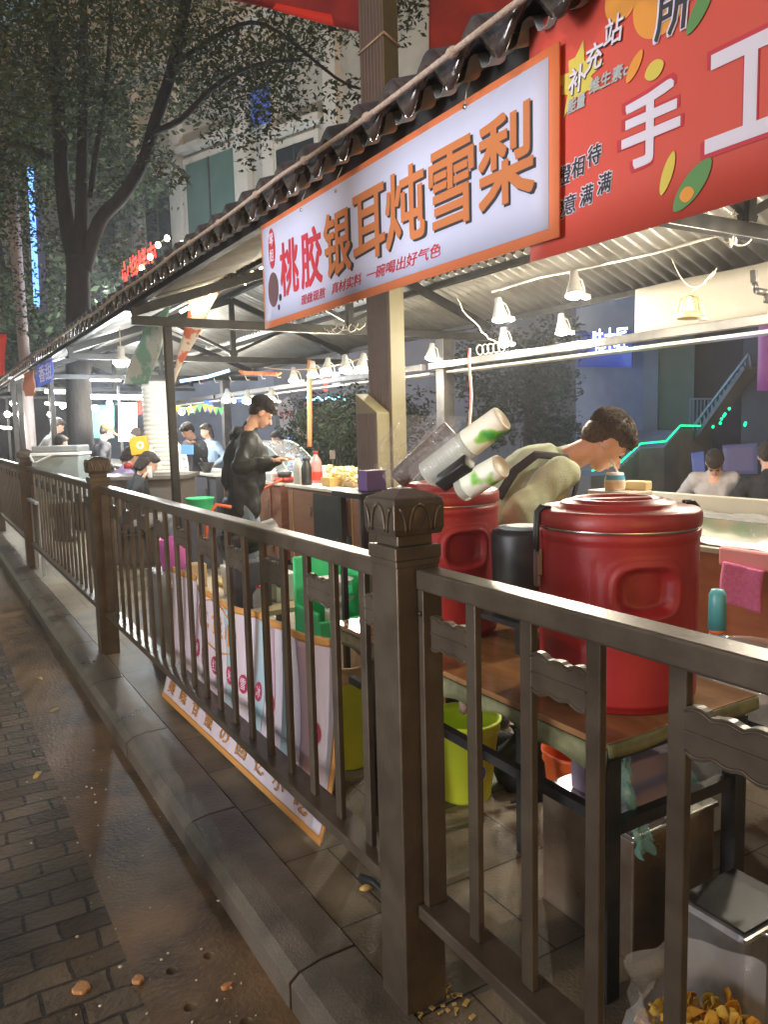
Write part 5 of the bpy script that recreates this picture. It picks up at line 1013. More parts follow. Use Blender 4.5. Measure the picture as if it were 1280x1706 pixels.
# sweater man: leaning over the counter, profile to the right
hc = at(1024, 724, D=3.5)
fx = -33.0
fv = Vector((math.cos(math.radians(fx)), math.sin(math.radians(fx)), 0)); fs_ = Vector((-fv.y, fv.x, 0))
sm_pos = Vector((hc.x, hc.y, 0)) - fv * .66
wl0 = sm_pos + fv * .5 + fs_ * .3 + Vector((0, 0, .95)); wr0 = sm_pos + fv * .3 - fs_ * .3 + Vector((0, 0, .88))
sm, Qs, hs, arms, HWs = person(tuple(sm_pos), fx, 'man in a pale sage sweater and apron bending to drink through a straw', 1.86, 52, 50, 0, 'sage', 'jeans', wl0, wr0, None, .0085, topamp=.024, seed=5, hairm='brownhair', extra=lambda Q: [capsule(Q(0, -.05, .3), .15, Q(0, -.03, .42), .13)])
# apron: strap and bib
strap = [Qs(.15, -.08, .2), Qs(.165, -.125, .32), Qs(.15, -.12, .43), Qs(.13, -.03, .52), Qs(.12, .08, .49), Qs(.11, .155, .4), Qs(.1, .17, .28)]
def ribbon(pts, wd, nrm_c, th=.006):
    b = MB(); P_ = []
    for i, p in enumerate(pts):
        t_ = (pts[min(i + 1, len(pts) - 1)] - pts[max(i - 1, 0)]).normalized(); n_ = (p - nrm_c).normalized(); sd = t_.cross(n_).normalized(); P_.append((p - sd * wd / 2, p + sd * wd / 2))
    m_ = 6
    def f(u, v):
        k = u * (len(P_) - 1); i = min(int(k), len(P_) - 2); fr = k - i; a = P_[i][0].lerp(P_[i + 1][0], fr); c = P_[i][1].lerp(P_[i + 1][1], fr); return a.lerp(c, v)
    b.grid(f, (len(P_) - 1) * m_, 3, th); return b
ribbon(strap, .042, Qs(0, 0, .36)).build('apron_strap', 'darkcloth', sm)
b = MB(); b.grid(lambda u, v: Qs(-.12 + .24 * u, .165 + .012 * math.sin(u * 3.14), .44 - .5 * v), 10, 12, .006); b.build('apron', 'apron', sm)
b = MB(); 
jp = at(423, 685, Y=6.75)
jm, Qj, hj, aj, HWj = person(tuple(at(398, 720, D=6.6)[:2]) + (0,), -20, 'man in a black jacket and jeans cooking at the brown counter', 1.82, 9, 38, 0, 'jacket', 'jeans', tuple(at(468, 765, D=6.5)), tuple(at(452, 768, D=6.3)), None, .0095, topamp=.03, seed=9, skirt=.1, extra=lambda Q: [capsule(Q(-.08, -.08, .5), .05, Q(.08, -.08, .5), .05), capsule(Q(0, -.11, .46), .05, Q(0, -.11, .4), .04), ellips(Q(0, 0, .3), (.195, .15, .2)), ellips(Q(0, 0, .12), (.19, .155, .24)), capsule(Q(-.06, .015, .02), .145, Q(-.065, .03, -.1), .145), capsule(Q(.06, .015, .02), .145, Q(.065, .03, -.1), .145)])
def seat(pos, z, label, m='black'):
    t = thing('stool', label, 'stool', pos, 'stools the seated people use'); b = MB(); x, y = pos[0], pos[1]
    b.lathe([(.001, z - .03), (.15, z - .03), (.16, z - .01), (.15, z), (.001, z)], 20, Matrix.Translation((x, y, 0))); b.build('seat', m, t)
    for sx, sy in ((-.1, -.1), (.1, -.1), (-.1, .1), (.1, .1)): b = MB(); b.tube([(x + sx, y + sy, z - .03), (x + sx * 1.3, y + sy * 1.3, 0)], .013, 6); b.build('leg', m, t)
def at_h(px, py, D, z): p = at(px, py, D=D); return p
def stand(px, D, face, label, **k): p = at(px, 720, D=D); return person((p.x, p.y, 0), face, label, vox=k.pop('vox', .018), **k)
def seated(px, D, face, label, sitz=.45, stool=None, **k):
    p = at(px, 720, D=D); r = person((p.x, p.y, 0), face, label, sit=sitz, vox=k.pop('vox', .016), **k)
    seat((p.x, p.y, 0), sitz - .13, stool or 'stool under the ' + label[:40]); return r
cdir = math.degrees(math.atan2(.53, .85))
a = seated(212, 8.6, -5, 'seated woman in black with white headphones looking at her phone', .5, 'dark stool under the woman with the phone', lean=12, pitch=30, top='darkcloth', legs='greycloth', hairlen=.1, seed=11, wl=tuple(at(243, 792, D=8.5)), wr=tuple(at(238, 797, D=8.4)))
b = MB(); p = at(249, 786, D=8.45); b.box(p, (.012, .075, .13), rz=.4); o = b.build('phone', 'white', bevel=.004); tag(o, 'pale phone held by the seated woman', 'phone')
seated(186, 9.4, 5, 'seated woman with lilac shawl behind the woman with the phone', .55, 'dark stool under the woman with the lilac shawl', lean=14, pitch=25, top='lilac', seed=12, hairlen=.06)
stand(90, 10.6, 20, 'man with short dark hair seen behind the pale cooler', height=1.5, lean=4, pitch=12, top='darkcloth', seed=13, yaw=0)
stand(80, 13.6, 10, 'tall person in pale jacket with curly hair standing between the posts', height=1.82, lean=8, pitch=30, top='greycloth', hairm='hair', seed=14)
stand(163, 11.6, 10, 'person in dark clothes with an orange cap beside the bright stall', height=1.66, lean=6, pitch=20, top='darkcloth', cap=mat('orange_cap', (.75, .35, .05), .7), seed=15)
stand(238, 12.5, 120, 'dark clothed person seen from behind beyond the orange box', height=1.6, lean=8, pitch=25, top='darkcloth', seed=16)
p_ = at(330, 720, D=11.2)
person((p_.x, p_.y, 0), 200, 'young man in glasses and dark jacket looking down at his hand', 1.66, 10, 32, 0, 'darkcloth', 'darkcloth', tuple(at(318, 740, D=10.8)), tuple(at(322, 738, D=10.8)), None, .014, seed=17)
stand(352, 12.6, 190, 'woman in pale blue jacket behind the man in glasses', height=1.62, lean=4, pitch=10, top=mat('paleblue', (.3, .4, .55), .9), seed=18, hairlen=.12)
stand(294, 12.2, 190, 'person in white partly hidden by the dark post', height=1.58, top='whitecloth', seed=19, hairlen=.1)
stand(470, 12.4, 190, 'person with dark hood behind the curved food case', height=1.48, lean=6, pitch=20, top='darkcloth', seed=20)
stand(493, 11.8, 200, 'child in a light blue cap behind the food case', height=1.36, lean=4, pitch=25, top='bluecloth', cap='bluecloth', seed=21)
stand(509, 13.2, 200, 'dark haired person standing just left of the orange pole', height=1.62, top='darkcloth', seed=22)
seated(612, 7.2, 218, 'little girl with fringe and ponytail sitting behind the counter', .42, 'stool under the little girl', height=1.36, lean=2, pitch=25, top='whitecloth', hairlen=.06, seed=23, vox=.012)
M['palecoat'] = mat('pale_coat', (.42, .41, .42), .9, 0, (.52, .51, .52), 12, .5, 60)
def sp(px, D, z, face, label, **k):
    p = at(px, 700, D=D); r = person((p.x, p.y, 0), face, label, sit=z, vox=.013, **k); seat((p.x, p.y, 0), z - .13, 'stool under the ' + label[:44]); return r
sp(1193, 6.9, .54, 216, 'man in a pale grey jacket and striped shirt sitting with head bowed', height=1.6, lean=10, pitch=62, top='palecoat', seed=24)
sp(1285, 6.6, .5, 40, 'person in black sitting with back turned at the right edge', height=1.66, lean=5, pitch=15, top='darkcloth', seed=25)
# ================================================================== COOLER ON ITS TABLE
p = at(105, 770, X=1.5); cx_, cy_ = 1.55, p.y + .25
t = thing('cooler', 'pale grey cooler box with handle standing behind the railing at left', 'cooler', (cx_, cy_, .86)); 
D_ = 8.55
pa = at(66, 800, D=D_); pb = at(144, 800, D=D_ ); 
cx_, cy_ = (pa.x + pb.x) / 2, (pa.y + pb.y) / 2; ang = math.atan2(pb.y - pa.y, pb.x - pa.x); t['_o'] = (cx_, cy_, .8); t.location = (cx_, cy_, .8)
wd = (pb - pa).length; T = Matrix.Translation((cx_, cy_, .8)) @ Matrix.Rotation(ang, 4, 'Z')
ztop = at(105, 742, D=D_).z
b = MB(); b.add([(-wd * .45, -.15, 0), (wd * .45, -.15, 0), (wd * .45, .15, 0), (-wd * .45, .15, 0), (-wd / 2, -.18, ztop - .8 - .11), (wd / 2, -.18, ztop - .8 - .11), (wd / 2, .18, ztop - .8 - .11), (-wd / 2, .18, ztop - .8 - .11)], [(0, 3, 2, 1), (0, 1, 5, 4), (1, 2, 6, 5), (2, 3, 7, 6), (3, 0, 4, 7), (4, 5, 6, 7)], T); b.build('body', 'coolgrey', t, bevel=.015)
b = MB(); b.box((0, 0, ztop - .8 - .09), (wd * 1.03, .38, .035), T); b.build('rim', 'white', t, bevel=.008); b = MB(); b.box((0, 0, ztop - .8 - .035), (wd * .97, .35, .07), T); b.build('lid', 'grey', t, bevel=.015)
b = MB(); b.tube([T @ Vector(q) for q in ((-wd * .5, -.2, ztop - .8 - .1), (-wd * .42, -.21, ztop - .8 - .17), (-wd * .35, -.21, ztop - .8 - .17), (0, -.21, ztop - .8 - .09), (wd * .3, -.21, ztop - .8 - .09))], .012, 6); b.build('handle', 'white', t)
b = MB(); b.box((cx_, cy_, .785), (.7, .7, .028)); 
for sx in (-.3, .3):
    for sy in (-.3, .3): b.box((cx_ + sx, cy_ + sy, .385), (.03, .03, .77))
tag(b.build('side_table', 'grey'), 'plain grey table under the pale cooler', 'table')
# ================================================================== FAR STALLS (left)
def panel_(name, pix, D, m, label, cat, th=.02, group=None):
    P = [at(px, py, D=d) for (px, py), d in zip(pix, D)]; b = MB(); b.grid(lambda u, v: (P[0].lerp(P[1], u)).lerp(P[3].lerp(P[2], u), v), 6, 6, th); return tag(b.build(name, m), label, cat, group)
M['lightbox'] = glow('lit_panel', (1, .93, .78), 2.6); M['lightbox2'] = glow('lit_panel_hot', (1, .96, .88), 9)
M['tealpanel'] = mat('teal_panel', (.16, .5, .48), .5, emit=(.25, .7, .65), estr=.35); M['yellowbox'] = mat('orange_box', (.85, .42, .02), .5)
c4 = counter(3.3, 3.95, 9.9, 13.2, 'dark counter of the bright snack stall at left', [(10.2, 11.2)], m='darkwall')
c5 = counter(3.1, 3.8, 13.8, 19, 'far counter at the end of the row', [(14, 15)], m='darkwall')
ft_ = thing('menu_tower', 'white ribbed cylinder light column at the bright snack stall', 'tower', (3.4, 9.9, CT)); q = at(263, 720, D=9.6)
ft_['_o'] = (q.x, q.y, .92); ft_.location = (q.x, q.y, .92)
b = MB(); pr_ = []
for k in range(22): z = .92 + k * .055; pr_ += [(.16, z), (.17, z + .02), (.165, z + .04), (.155, z + .05)]
b.lathe(pr_, 30, Matrix.Translation((q.x, q.y, 0)), cap=False); b.build('shell', mat('ribbed_white', (.7, .68, .62), .5), ft_)
t = thing('orange_box', 'orange square box with a round white emblem at the snack stall', 'box', at(232, 742, D=9.2)); T = Matrix.Translation(at(232, 742, D=9.2)) @ Matrix.Rotation(math.radians(-31), 4, 'Z') @ Matrix.Rotation(-.12, 4, 'Y')
b = MB(); b.box((0, 0, 0), (.21, .06, .21), T); b.build('box', 'yellowbox', t, bevel=.004); b = MB(); b.prism(ellipse(.045, .045), .003, T @ Matrix.Translation((0.02, -.031, .0)) @ Matrix.Rotation(math.pi / 2, 4, 'X')); b.build('emblem', 'white', t); b = MB(); b.prism(ellipse(.02, .02), .002, T @ Matrix.Translation((0.02, -.035, .0)) @ Matrix.Rotation(math.pi / 2, 4, 'X')); b.build('emblem_centre', 'yellowbox', t)
b = MB(); b.tube([at(232, 760, D=9.25), at(232, 765, D=9.25) - Vector((0, 0, .2))], .012, 6); b.build('stand', 'black', t)
panel_('display_panel', [(198, 672), (228, 672), (228, 735), (198, 735)], (13, 13, 13, 13), 'lightbox2', 'glaring white light panel at the snack stall', 'light panel')
panel_('display_panel', [(153, 675), (190, 675), (190, 730), (153, 730)], (13.5, 13.5, 13.5, 13.5), 'tealpanel', 'pale teal lit board left of the glaring panel', 'board')
panel_('display_panel', [(228, 668), (250, 668), (250, 690), (228, 690)], (12.8,) * 4, 'bigred2', 'small red board right of the glaring panel', 'board')
for k, (x0_, x1_, y_, d, lab) in enumerate([(152, 240, 661, 11.5, 'long white light tube under the snack stall beam'), (75, 118, 652, 14.5, 'white light tube left of the tree trunk'), (75, 116, 672, 15, 'lower white light tube left of the tree trunk'), (0, 18, 712, 16, 'light tube at the far left edge'), (20, 42, 690, 15, 'short light tube beyond the left pole'), (140, 200, 632, 12, 'thin white light tube above the snack stall')]):
    b = MB(); b.tube([at(x0_, y_, D=d), at(x1_, y_ + 1, D=d)], .035 if k < 2 else .025, 8); tag(b.build('light_tube', 'tube'), lab, 'light tube', 'light tubes of the far stalls')
for (px, py, D_, lab) in ((12, 690, 14, 'glaring bare bulb nearest the left edge'), (22, 672, 13, 'glaring bare bulb high between the left posts'), (84, 690, 13.5, 'low glaring bulb just left of the tree trunk'), (104, 676, 14, 'glaring bulb touching the tree trunk on its left'),
        (158, 680, 12.5, 'glaring bulb just right of the tree trunk'), (182, 672, 13, 'glaring bulb above the teal board'), (243, 676, 12, 'glaring bulb above the orange box'), (303, 686, 12.5, 'glaring bulb right of the dark post'), (318, 682, 12.8, 'second glaring bulb right of the dark post')):
    b = MB(); e = ellips(at(px, py, D=D_), (.05, .05, .05), None, 10); b.add(e.v, e.f); b.smooth = True; b.sm = [True] * len(b.f); tag(b.build('bare_bulb', 'bulb'), lab, 'bulb', 'bare bulbs of the far stalls')
for k, (px, D_, wd_, z0_, z1_, m_, lab) in enumerate([(243, 12.6, .05, 0, 2.4, 'steelgrey', 'thin grey post right of the glaring panel'), (86, 12.5, .05, 0, 2.5, 'steelgrey', 'thin grey post left of the tree trunk'), (35, 13.5, .08, 0, 2.4, 'black', 'black post beyond the left pole'), (25, 12.5, .07, 0, 2.4, 'steelgrey', 'grey post at the far left'), (200, 13.2, .04, 0, 2.3, 'steelgrey', 'thin post before the glaring panel')]):
    q = at(px, 700, D=D_); b = MB(); b.bb(q.x - wd_ / 2, q.x + wd_ / 2, q.y - wd_ / 2, q.y + wd_ / 2, z0_, z1_); tag(b.build('stall_post', m_), lab, 'post')
# hanging vertical cloth flags
def hang(name, pix, D, mA, label, txt=None, tm=None):
    P = [at(px, py, D=d) for (px, py), d in zip(pix, D)]; t = thing(name, label, 'hanging banner', P[0]); b = MB()
    b.grid(lambda u, v: (P[0].lerp(P[1], u)).lerp(P[3].lerp(P[2], u), v) + Vector((.012 * math.sin(v * 8 + u * 3), -.02 * math.sin(v * 5), 0)), 10, 24, .003); b.build('cloth', mA, t)
    if txt:
        u = (P[2] - P[3]).normalized(); v = (P[0] - P[3]).normalized(); n_ = u.cross(v); 
        for k, ch in enumerate(txt): text(ch, (P[1] - P[0]).length * .5, (P[0] - P[3]).length * .7 / len(txt), frame(P[3].lerp(P[0], .82 - (k + 1) * .7 / len(txt)) .lerp(P[2].lerp(P[1], .82 - (k + 1) * .7 / len(txt)), .25) + n_ * .03, u, v), tm, t, bold=.02)
    return t
hang('hanging_banner', [(238, 548), (288, 500), (250, 640), (204, 640)], (7.4, 7.2, 7.6, 7.8), mat('green_print_cloth', (.6, .68, .64), .7, 0, (.25, .5, .38), 5, mus=(.5, .56)), 'translucent greenish printed cloth banner hanging aslant under the roof')
hang('hanging_banner', [(314, 500), (368, 484), (300, 612), (286, 650)], (7.0, 6.9, 7.4, 7.5), mat('red_print_cloth', (.72, .64, .55), .7, 0, (.6, .16, .1), 5, mus=(.56, .6)), 'cream cloth banner with red print hanging aslant right of the greenish one')
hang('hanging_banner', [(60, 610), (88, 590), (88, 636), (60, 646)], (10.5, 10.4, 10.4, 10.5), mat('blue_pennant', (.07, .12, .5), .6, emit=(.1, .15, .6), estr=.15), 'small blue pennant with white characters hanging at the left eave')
hang('hanging_banner', [(38, 622), (56, 616), (58, 660), (40, 660)], (11, 11, 11, 11), mat('rust_pennant', (.4, .16, .09), .7), 'small rust coloured pennant beside the blue one')
q0, q1 = at(62, 640, D=10.38), at(88, 630, D=10.28); uu = (q1 - q0).normalized(); text('香甜', (q1 - q0).length * .8, .22, frame(q0 + uu * .03 + Vector((0, -.02, 0)), uu, (0, 0, 1)), 't_white', None, bold=.03)
bpy.data.objects['lettering.' + '%03d' % 0] if False else None
_l = [o for o in bpy.data.objects if o.name.startswith('lettering') and o.parent is None]
for o in _l: tag(o, 'white characters printed on the small blue pennant', 'lettering')
# red food banner strip hung under far beam + bunting
panel_('menu_strip', [(398, 617), (470, 622), (462, 627), (405, 624)], (8.7, 8.5, 8.5, 8.7), mat('menu_red', (.6, .12, .04), .6, 0, (.7, .3, .1), 20), 'narrow red and orange menu strip under the far beam', 'strip')
b = MB()
for k in range(9):
    q = at(296 + k * 9, 676 + 3 * math.sin(k), D=12); b.prism([(-.05, 0), (.05, 0), (0, -.13)], .004, frame(q, (.86, -.5, 0), (0, 0, 1)))
tag(b.build('bunting', mat('bunting_mix', (.6, .35, .05), .7, 0, (.1, .4, .15), 3, mus=(.49, .51))), 'string of small triangular flags behind the dark post', 'bunting')
# pendant lamp with dish
def pendant(q, label, e=20):
    t = thing('pendant_lamp', label, 'lamp', q); T = Matrix.Translation(q); b = MB(); b.lathe([(.03, .16), (.035, .1), (.04, .06), (.08, .03), (.085, .01), (.075, .01)], 24, T); b.build('shade', 'white', t); b = MB(); b.lathe([(.001, -.05), (.06, -.04), (.085, -.01), (.08, .012), (.001, .012)], 24, T); b.build('bulb', 'bulb', t); b = MB(); b.tube([q + Vector((0, 0, .16)), q + Vector((0, 0, .34))], .006, 6); b.build('cord', 'cable', t)
    l = lamp(q, e, (.8, .92, 1), .09); l.parent = t; l.location = (0, 0, -.12)
pendant(at(202, 603, D=7.9), 'bright pendant lamp hanging left of the greenish banner', 30)
# stalls strip neon under the canopy B (blue)
b = MB(); b.tube([at(300, 635, D=9.8), at(345, 628, D=9.8), at(382, 617, D=9.8)], .02, 6); tag(b.build('neon_strip', glow('cyan_neon', (.3, .6, 1), 3)), 'blue and green neon strip under the far roof', 'neon strip')
b = MB(); b.tube([at(402, 466, D=6.9), at(408, 474, D=6.9), at(405, 456, D=6.9), at(425, 452, D=6.9), at(442, 445, D=6.9)], .012, 6); tag(b.build('light_tube', 'warmbulb'), 'short zigzag of warm rope light on the rafter left of the white banner', 'light tube')
b = MB(); b.tube([at(300, 520, D=6.9), at(330, 505, D=6.9), at(352, 492, D=6.9)], .014, 6); tag(b.build('light_tube', 'warmbulb'), 'warm strip light on the rafter above the hanging banners', 'light tube')
# ================================================================== STREET POLE AND NEON AT LEFT
q = at(48, 700, D=15); t = thing('light_pole', 'tall pale street pole at the left with a blue neon strip sign', 'pole', (q.x, q.y, 0)); b = MB(); b.lathe([(.13, 0), (.13, .5), (.105, .55), (.1, 9), (.001, 9)], 20, Matrix.Translation((q.x, q.y, 0))); b.build('shaft', mat('pole_paint', (.3, .25, .24), .6), t)
a0, a1 = at(50, 280, D=14.85), at(61, 510, D=14.85); b = MB(); b.bar(a0, a1, .1, .05, (0, 1, 0)); b.build('neon_strip', glow('blue_neon', (.13, .32, 1), 1.5), t)
b = MB(); b.bar(a0 + Vector((.1, .04, 0)), a1 + Vector((.1, .04, -.1)), .18, .05, (0, 1, 0)); b.build('sign_back', 'darkwall', t)
# ================================================================== TREES
def leaves(name, centers, n, size, m, parent, seed=3):
    r = np.random.RandomState(seed); cs = np.array([c[:3] for c in centers]); rd = np.array([c[3] for c in centers]); wts = rd ** 2; wts = wts / wts.sum()
    idx = r.choice(len(cs), n, p=wts); d = r.normal(size=(n, 3)); d /= np.linalg.norm(d, axis=1)[:, None]; rr = rd[idx] * r.uniform(.15, 1, n) ** .6
    P = cs[idx] + d * rr[:, None] * np.array([1, 1, .72]); a = r.normal(size=(n, 3)); a[:, 2] *= .6; a /= np.linalg.norm(a, axis=1)[:, None]; bb = np.cross(a, r.normal(size=(n, 3))); bb /= np.linalg.norm(bb, axis=1)[:, None]
    s = size * r.uniform(.6, 1.3, n)[:, None]; V = np.stack([P - a * s, P + bb * s * .42, P + a * s, P - bb * s * .42], 1).reshape(-1, 3)
    o = parent.get('_o'); V = V - np.array(o)
    me = bpy.data.meshes.new(name); me.vertices.add(n * 4); me.vertices.foreach_set('co', V.ravel()); me.loops.add(n * 4); me.loops.foreach_set('vertex_index', np.arange(n * 4)); me.polygons.add(n); me.polygons.foreach_set('loop_start', np.arange(n) * 4); me.polygons.foreach_set('loop_total', np.full(n, 4)); me.update(); me.validate()
    me.materials.append(M[m]); ob = bpy.data.objects.new(name, me); C.objects.link(ob); ob.parent = parent; return ob
q = at(131, 640, D=12.0); TX, TY = q.x, q.y
t = thing('street_tree', 'large dark street tree with forked trunk rising through the stall roofs at left', 'tree', (TX, TY, 0))
def tp(px, py, D=12.): return at(px, py, D=D)
def limb(pts, r0, r1, par=t):
    b = MB(); n_ = (len(pts) - 1) * 4; P_ = []
    for i in range(n_ + 1):
        k = i / 4; j = min(int(k), len(pts) - 2); f_ = k - j; p0 = pts[max(j - 1, 0)]; p1 = pts[j]; p2 = pts[j + 1]; p3 = pts[min(j + 2, len(pts) - 1)]
        P_.append(.5 * ((2 * p1) + (p2 - p0) * f_ + (2 * p0 - 5 * p1 + 4 * p2 - p3) * f_ ** 2 + (3 * p1 - p0 - 3 * p2 + p3) * f_ ** 3))
    b.tube(P_, r0, 14, True, r1); return b
tb = limb([Vector((TX, TY, 0)), tp(132, 700), tp(130, 560), tp(130, 470), tp(128, 430)], .2, .17)
for pts, r0, r1 in (([tp(128, 450), tp(112, 380), tp(103, 300), tp(97, 180, 11.8), tp(88, 60, 11.5), tp(70, -80, 11)], .13, .07), ([tp(132, 440), tp(135, 350), tp(137, 220, 12.2), tp(140, 80, 12.4), tp(136, -60, 12)], .11, .05), ([tp(140, 450), tp(165, 370), tp(205, 325, 11.6), tp(240, 265, 11.2), tp(256, 210, 10.8), tp(285, 120, 10.3), tp(310, 0, 9.8), tp(335, -110, 9.4)], .115, .06),
                    ([tp(150, 330, 12), tp(160, 250, 12.1), tp(176, 150, 12.2), tp(185, 20, 12)], .05, .03), ([tp(250, 222, 10.9), tp(300, 200, 10.4), tp(350, 150, 10), tp(420, 110, 9.5), tp(500, 100, 9)], .05, .015), ([tp(80, 260, 11.5), tp(40, 245, 11.8), tp(-30, 235, 12)], .06, .04), ([tp(290, 110, 10.2), tp(360, 60, 9.7), tp(440, 40, 9.2), tp(560, 130, 8.6), tp(610, 150, 8.3)], .035, .01)):
    e = limb(pts, r0, r1); e2 = e; tb.add(e2.v, e2.f); tb.sm = [True] * len(tb.f)
tb.build('trunk', 'bark', t)
cen = []
rr = random.Random(4)
for k in range(190):
    px = rr.uniform(-140, 640); py = rr.uniform(-260, 330); 
    lim = 330 if px < 60 else (95 + 60 * math.sin(px * .02) + (80 if px < 420 else 0) - max(0, px - 520) * .3)
    if py > lim: continue
    D = rr.uniform(8.2, 14) ; p = tp(px, py, D); cen.append((p.x, p.y, p.z, rr.uniform(.45, 1.0)))
for px, py, D, r in ((60, 330, 12, .5), (20, 380, 12.5, .6), (80, 400, 13, .35), (30, 470, 13.5, .6), (15, 530, 14, .5), (90, 500, 14, .4), (270, 290, 10.6, .22), (300, 300, 10.4, .2), (250, 250, 11, .35), (420, 250, 9.4, .25), (440, 200, 9.2, .3), (500, 185, 9, .3), (560, 170, 8.8, .35), (610, 150, 8.6, .35), (410, 275, 9.5, .14), (180, 300, 12, .4), (190, 430, 12.5, .25), (200, 400, 12.5, .15), (215, 450, 12.5, .15), (360, 230, 10, .3), (470, 150, 9, .3)): p = tp(px, py, D); cen.append((p.x, p.y, p.z, r))
leaves('crown', cen, 80000, .042, 'leaf', t)
# background greenery left and behind
t2 = thing('street_tree', 'dark tree filling the background beyond the left pole', 'tree', tuple(at(20, 700, D=26)[:2]) + (0,)); o_ = t2['_o']
b = MB(); b.tube([(o_[0], o_[1], 0), (o_[0] + .2, o_[1], 4), (o_[0], o_[1] + .3, 8)], .3, 10, True, .12); b.build('trunk', 'bark', t2)
cen = [];
for k in range(60): p = at(rr.uniform(-120, 250), rr.uniform(140, 600), D=rr.uniform(20, 27)); cen.append((p.x, p.y, p.z, rr.uniform(.8, 1.7)))
leaves('crown', cen, 16000, .13, 'leaf', t2, 5)
def shrub(px, D, h, r, label, n=9000, m='leafdark', s=.035):
    q = at(px, 700, D=D); t = thing('shrub', label, 'shrub', (q.x, q.y, 0)); b = MB()
    for k in range(5): b.tube([(q.x, q.y, 0), (q.x + random.uniform(-.2, .2), q.y + random.uniform(-.2, .2), h * .5), (q.x + random.uniform(-.5, .5) * r, q.y + random.uniform(-.5, .5) * r, h * .85)], .03, 6, True, .008)
    b.build('stems', 'bark', t); cen = [(q.x + random.uniform(-1, 1) * r * .75, q.y + random.uniform(-1, 1) * r * .75, random.uniform(.25, .9) * h, random.uniform(.25, .45)) for k in range(34)]
    leaves('foliage', cen, n, s, m, t, int(px)); return t
shrub(575, 9.3, 2.0, .75, 'dark leafy shrub behind the brown counter, left of the column'); shrub(548, 10.6, 2.0, .6, 'dark shrub just right of the orange pole', 7000); shrub(640, 9.8, 2.1, .6, 'dark shrub partly hidden by the ribbed column', 6000)
q = at(880, 650, D=14); t3 = thing('street_tree', 'dark bushy tree seen through the stall left of the blue lit wall', 'tree', (q.x, q.y, 0)); b = MB(); b.tube([(q.x, q.y, 0), (q.x, q.y, 3)], .12, 10, True, .05); b.build('trunk', 'bark', t3)
cen = []
for k in range(24): p = at(rr.uniform(790, 940), rr.uniform(560, 740), D=rr.uniform(12.8, 14.5)); cen.append((p.x, p.y, p.z, rr.uniform(.35, .7)))
leaves('crown', cen, 8000, .055, 'leafdark', t3, 8)
# ================================================================== BUILDINGS
def wallbox(b, a, c, z0, z1, th=.3):
    a = Vector((a[0], a[1], 0)); c = Vector((c[0], c[1], 0)); d = (c - a).normalized(); nrm = Vector((d.y, -d.x, 0)); m_ = (a + c) / 2
    T = Matrix((d, -nrm, Vector((0, 0, 1)))).transposed().to_4x4(); T.translation = m_ - nrm * (th / 2) + Vector((0, 0, (z0 + z1) / 2)); b.box((0, 0, 0), ((c - a).length, th, z1 - z0), T); return d, nrm
# pale classical facade behind the tree; its wall plane is found from three photographed points
A = at(640, 200, D=19); Bp = at(170, 400, D=27)
fd = Vector((Bp.x - A.x, Bp.y - A.y, 0)).normalized(); A2 = A - fd * 14; A2.z = 0; B2_ = A + fd * 26; B2_.z = 0
fn = Vector((-fd.y, fd.x, 0)); 
if fn.dot(Vector((A.x, A.y, 0))) > 0: fn = -fn
def onf(px, py, off=0.):
    d = RW @ np.array([px - CX, py - CY, F]); d = Vector(d); o_ = Vector((0, 0, H)); P0 = Vector((A.x, A.y, 0)) + fn * off; t_ = (P0 - o_).dot(fn) / d.dot(fn); return o_ + d * t_
bl = thing('building', 'pale stone classical building with pilasters and dark windows behind the tree', 'building', (A.x, A.y, 0))
def fbox(s0, s1, z0, z1, o0, o1, m, name, par=bl, bev=0.):
    b = MB(); T = Matrix((fd, fn, Vector((0, 0, 1)))).transposed().to_4x4(); T.translation = Vector((A.x, A.y, 0)); b.box(((s0 + s1) / 2, (o0 + o1) / 2, (z0 + z1) / 2), (abs(s1 - s0), abs(o1 - o0), z1 - z0), T); return b.build(name, m, par, bevel=bev)
def sz(px, py): p = onf(px, py) - Vector((A.x, A.y, 0)); return p.dot(fd), p.z
s_a = sz(640, 300)[0]; 
fbox(-14, 30, 0, 17, -6, 0, 'facade', 'wall')
wins = [((466, 242), (531, 300), 'darkglass'), ((315, 262), (400, 385), 'tealglass'), ((247, 318), (292, 400), 'darkglass'), ((170, 358), (200, 440), 'darkglass')]
for (p0, p1, gm) in wins:
    sa, za = sz(p0[0], (p0[1] + 6)); sb, zb = sz(p1[0], p1[1]); za = sz((p0[0] + p1[0]) / 2, p0[1])[1]; zb = za - (2.9 if gm != 'tealglass' else 3.6)
    s0, s1 = sorted((sa, sb)); f = fbox(s0 - .16, s1 + .16, zb - .15, za + .2, .001, .14, 'facade2', 'window_frame'); g_ = fbox(s0, s1, zb, za, .12, .155, gm, 'pane', f)
    fbox(s0 - .3, s1 + .3, za + .35, za + .55, .0, .3, 'facade2', 'cornice')
    fbox((s0 + s1) / 2 - .03, (s0 + s1) / 2 + .03, zb, za, .156, .18, 'steelgrey', 'mullion', f)
for px, py in ((412, 300), (302, 330), (455, 280), (232, 350), (560, 250)):
    s_, z_ = sz(px, py); fbox(s_ - .22, s_ + .22, 0, 14.4, .0005, .2, 'facade2', 'pilaster')
for z_, o_ in ((6.2, .35), (12.6, .5), (13.1, .35)):
    fbox(-14, 30, z_, z_ + .28, .0, o_, 'facade2', 'cornice')
fbox(-14, 30, 0, 5.2, .21, .34, 'darkwall', 'ground_floor'); s_, z_ = sz(445, 180); fbox(s_ - .35, s_ + .35, z_ - .5, z_ + .5, .21, .3, mat('blue_sign', (.05, .1, .45), .5, emit=(.07, .13, .6), estr=.12), 'sign')
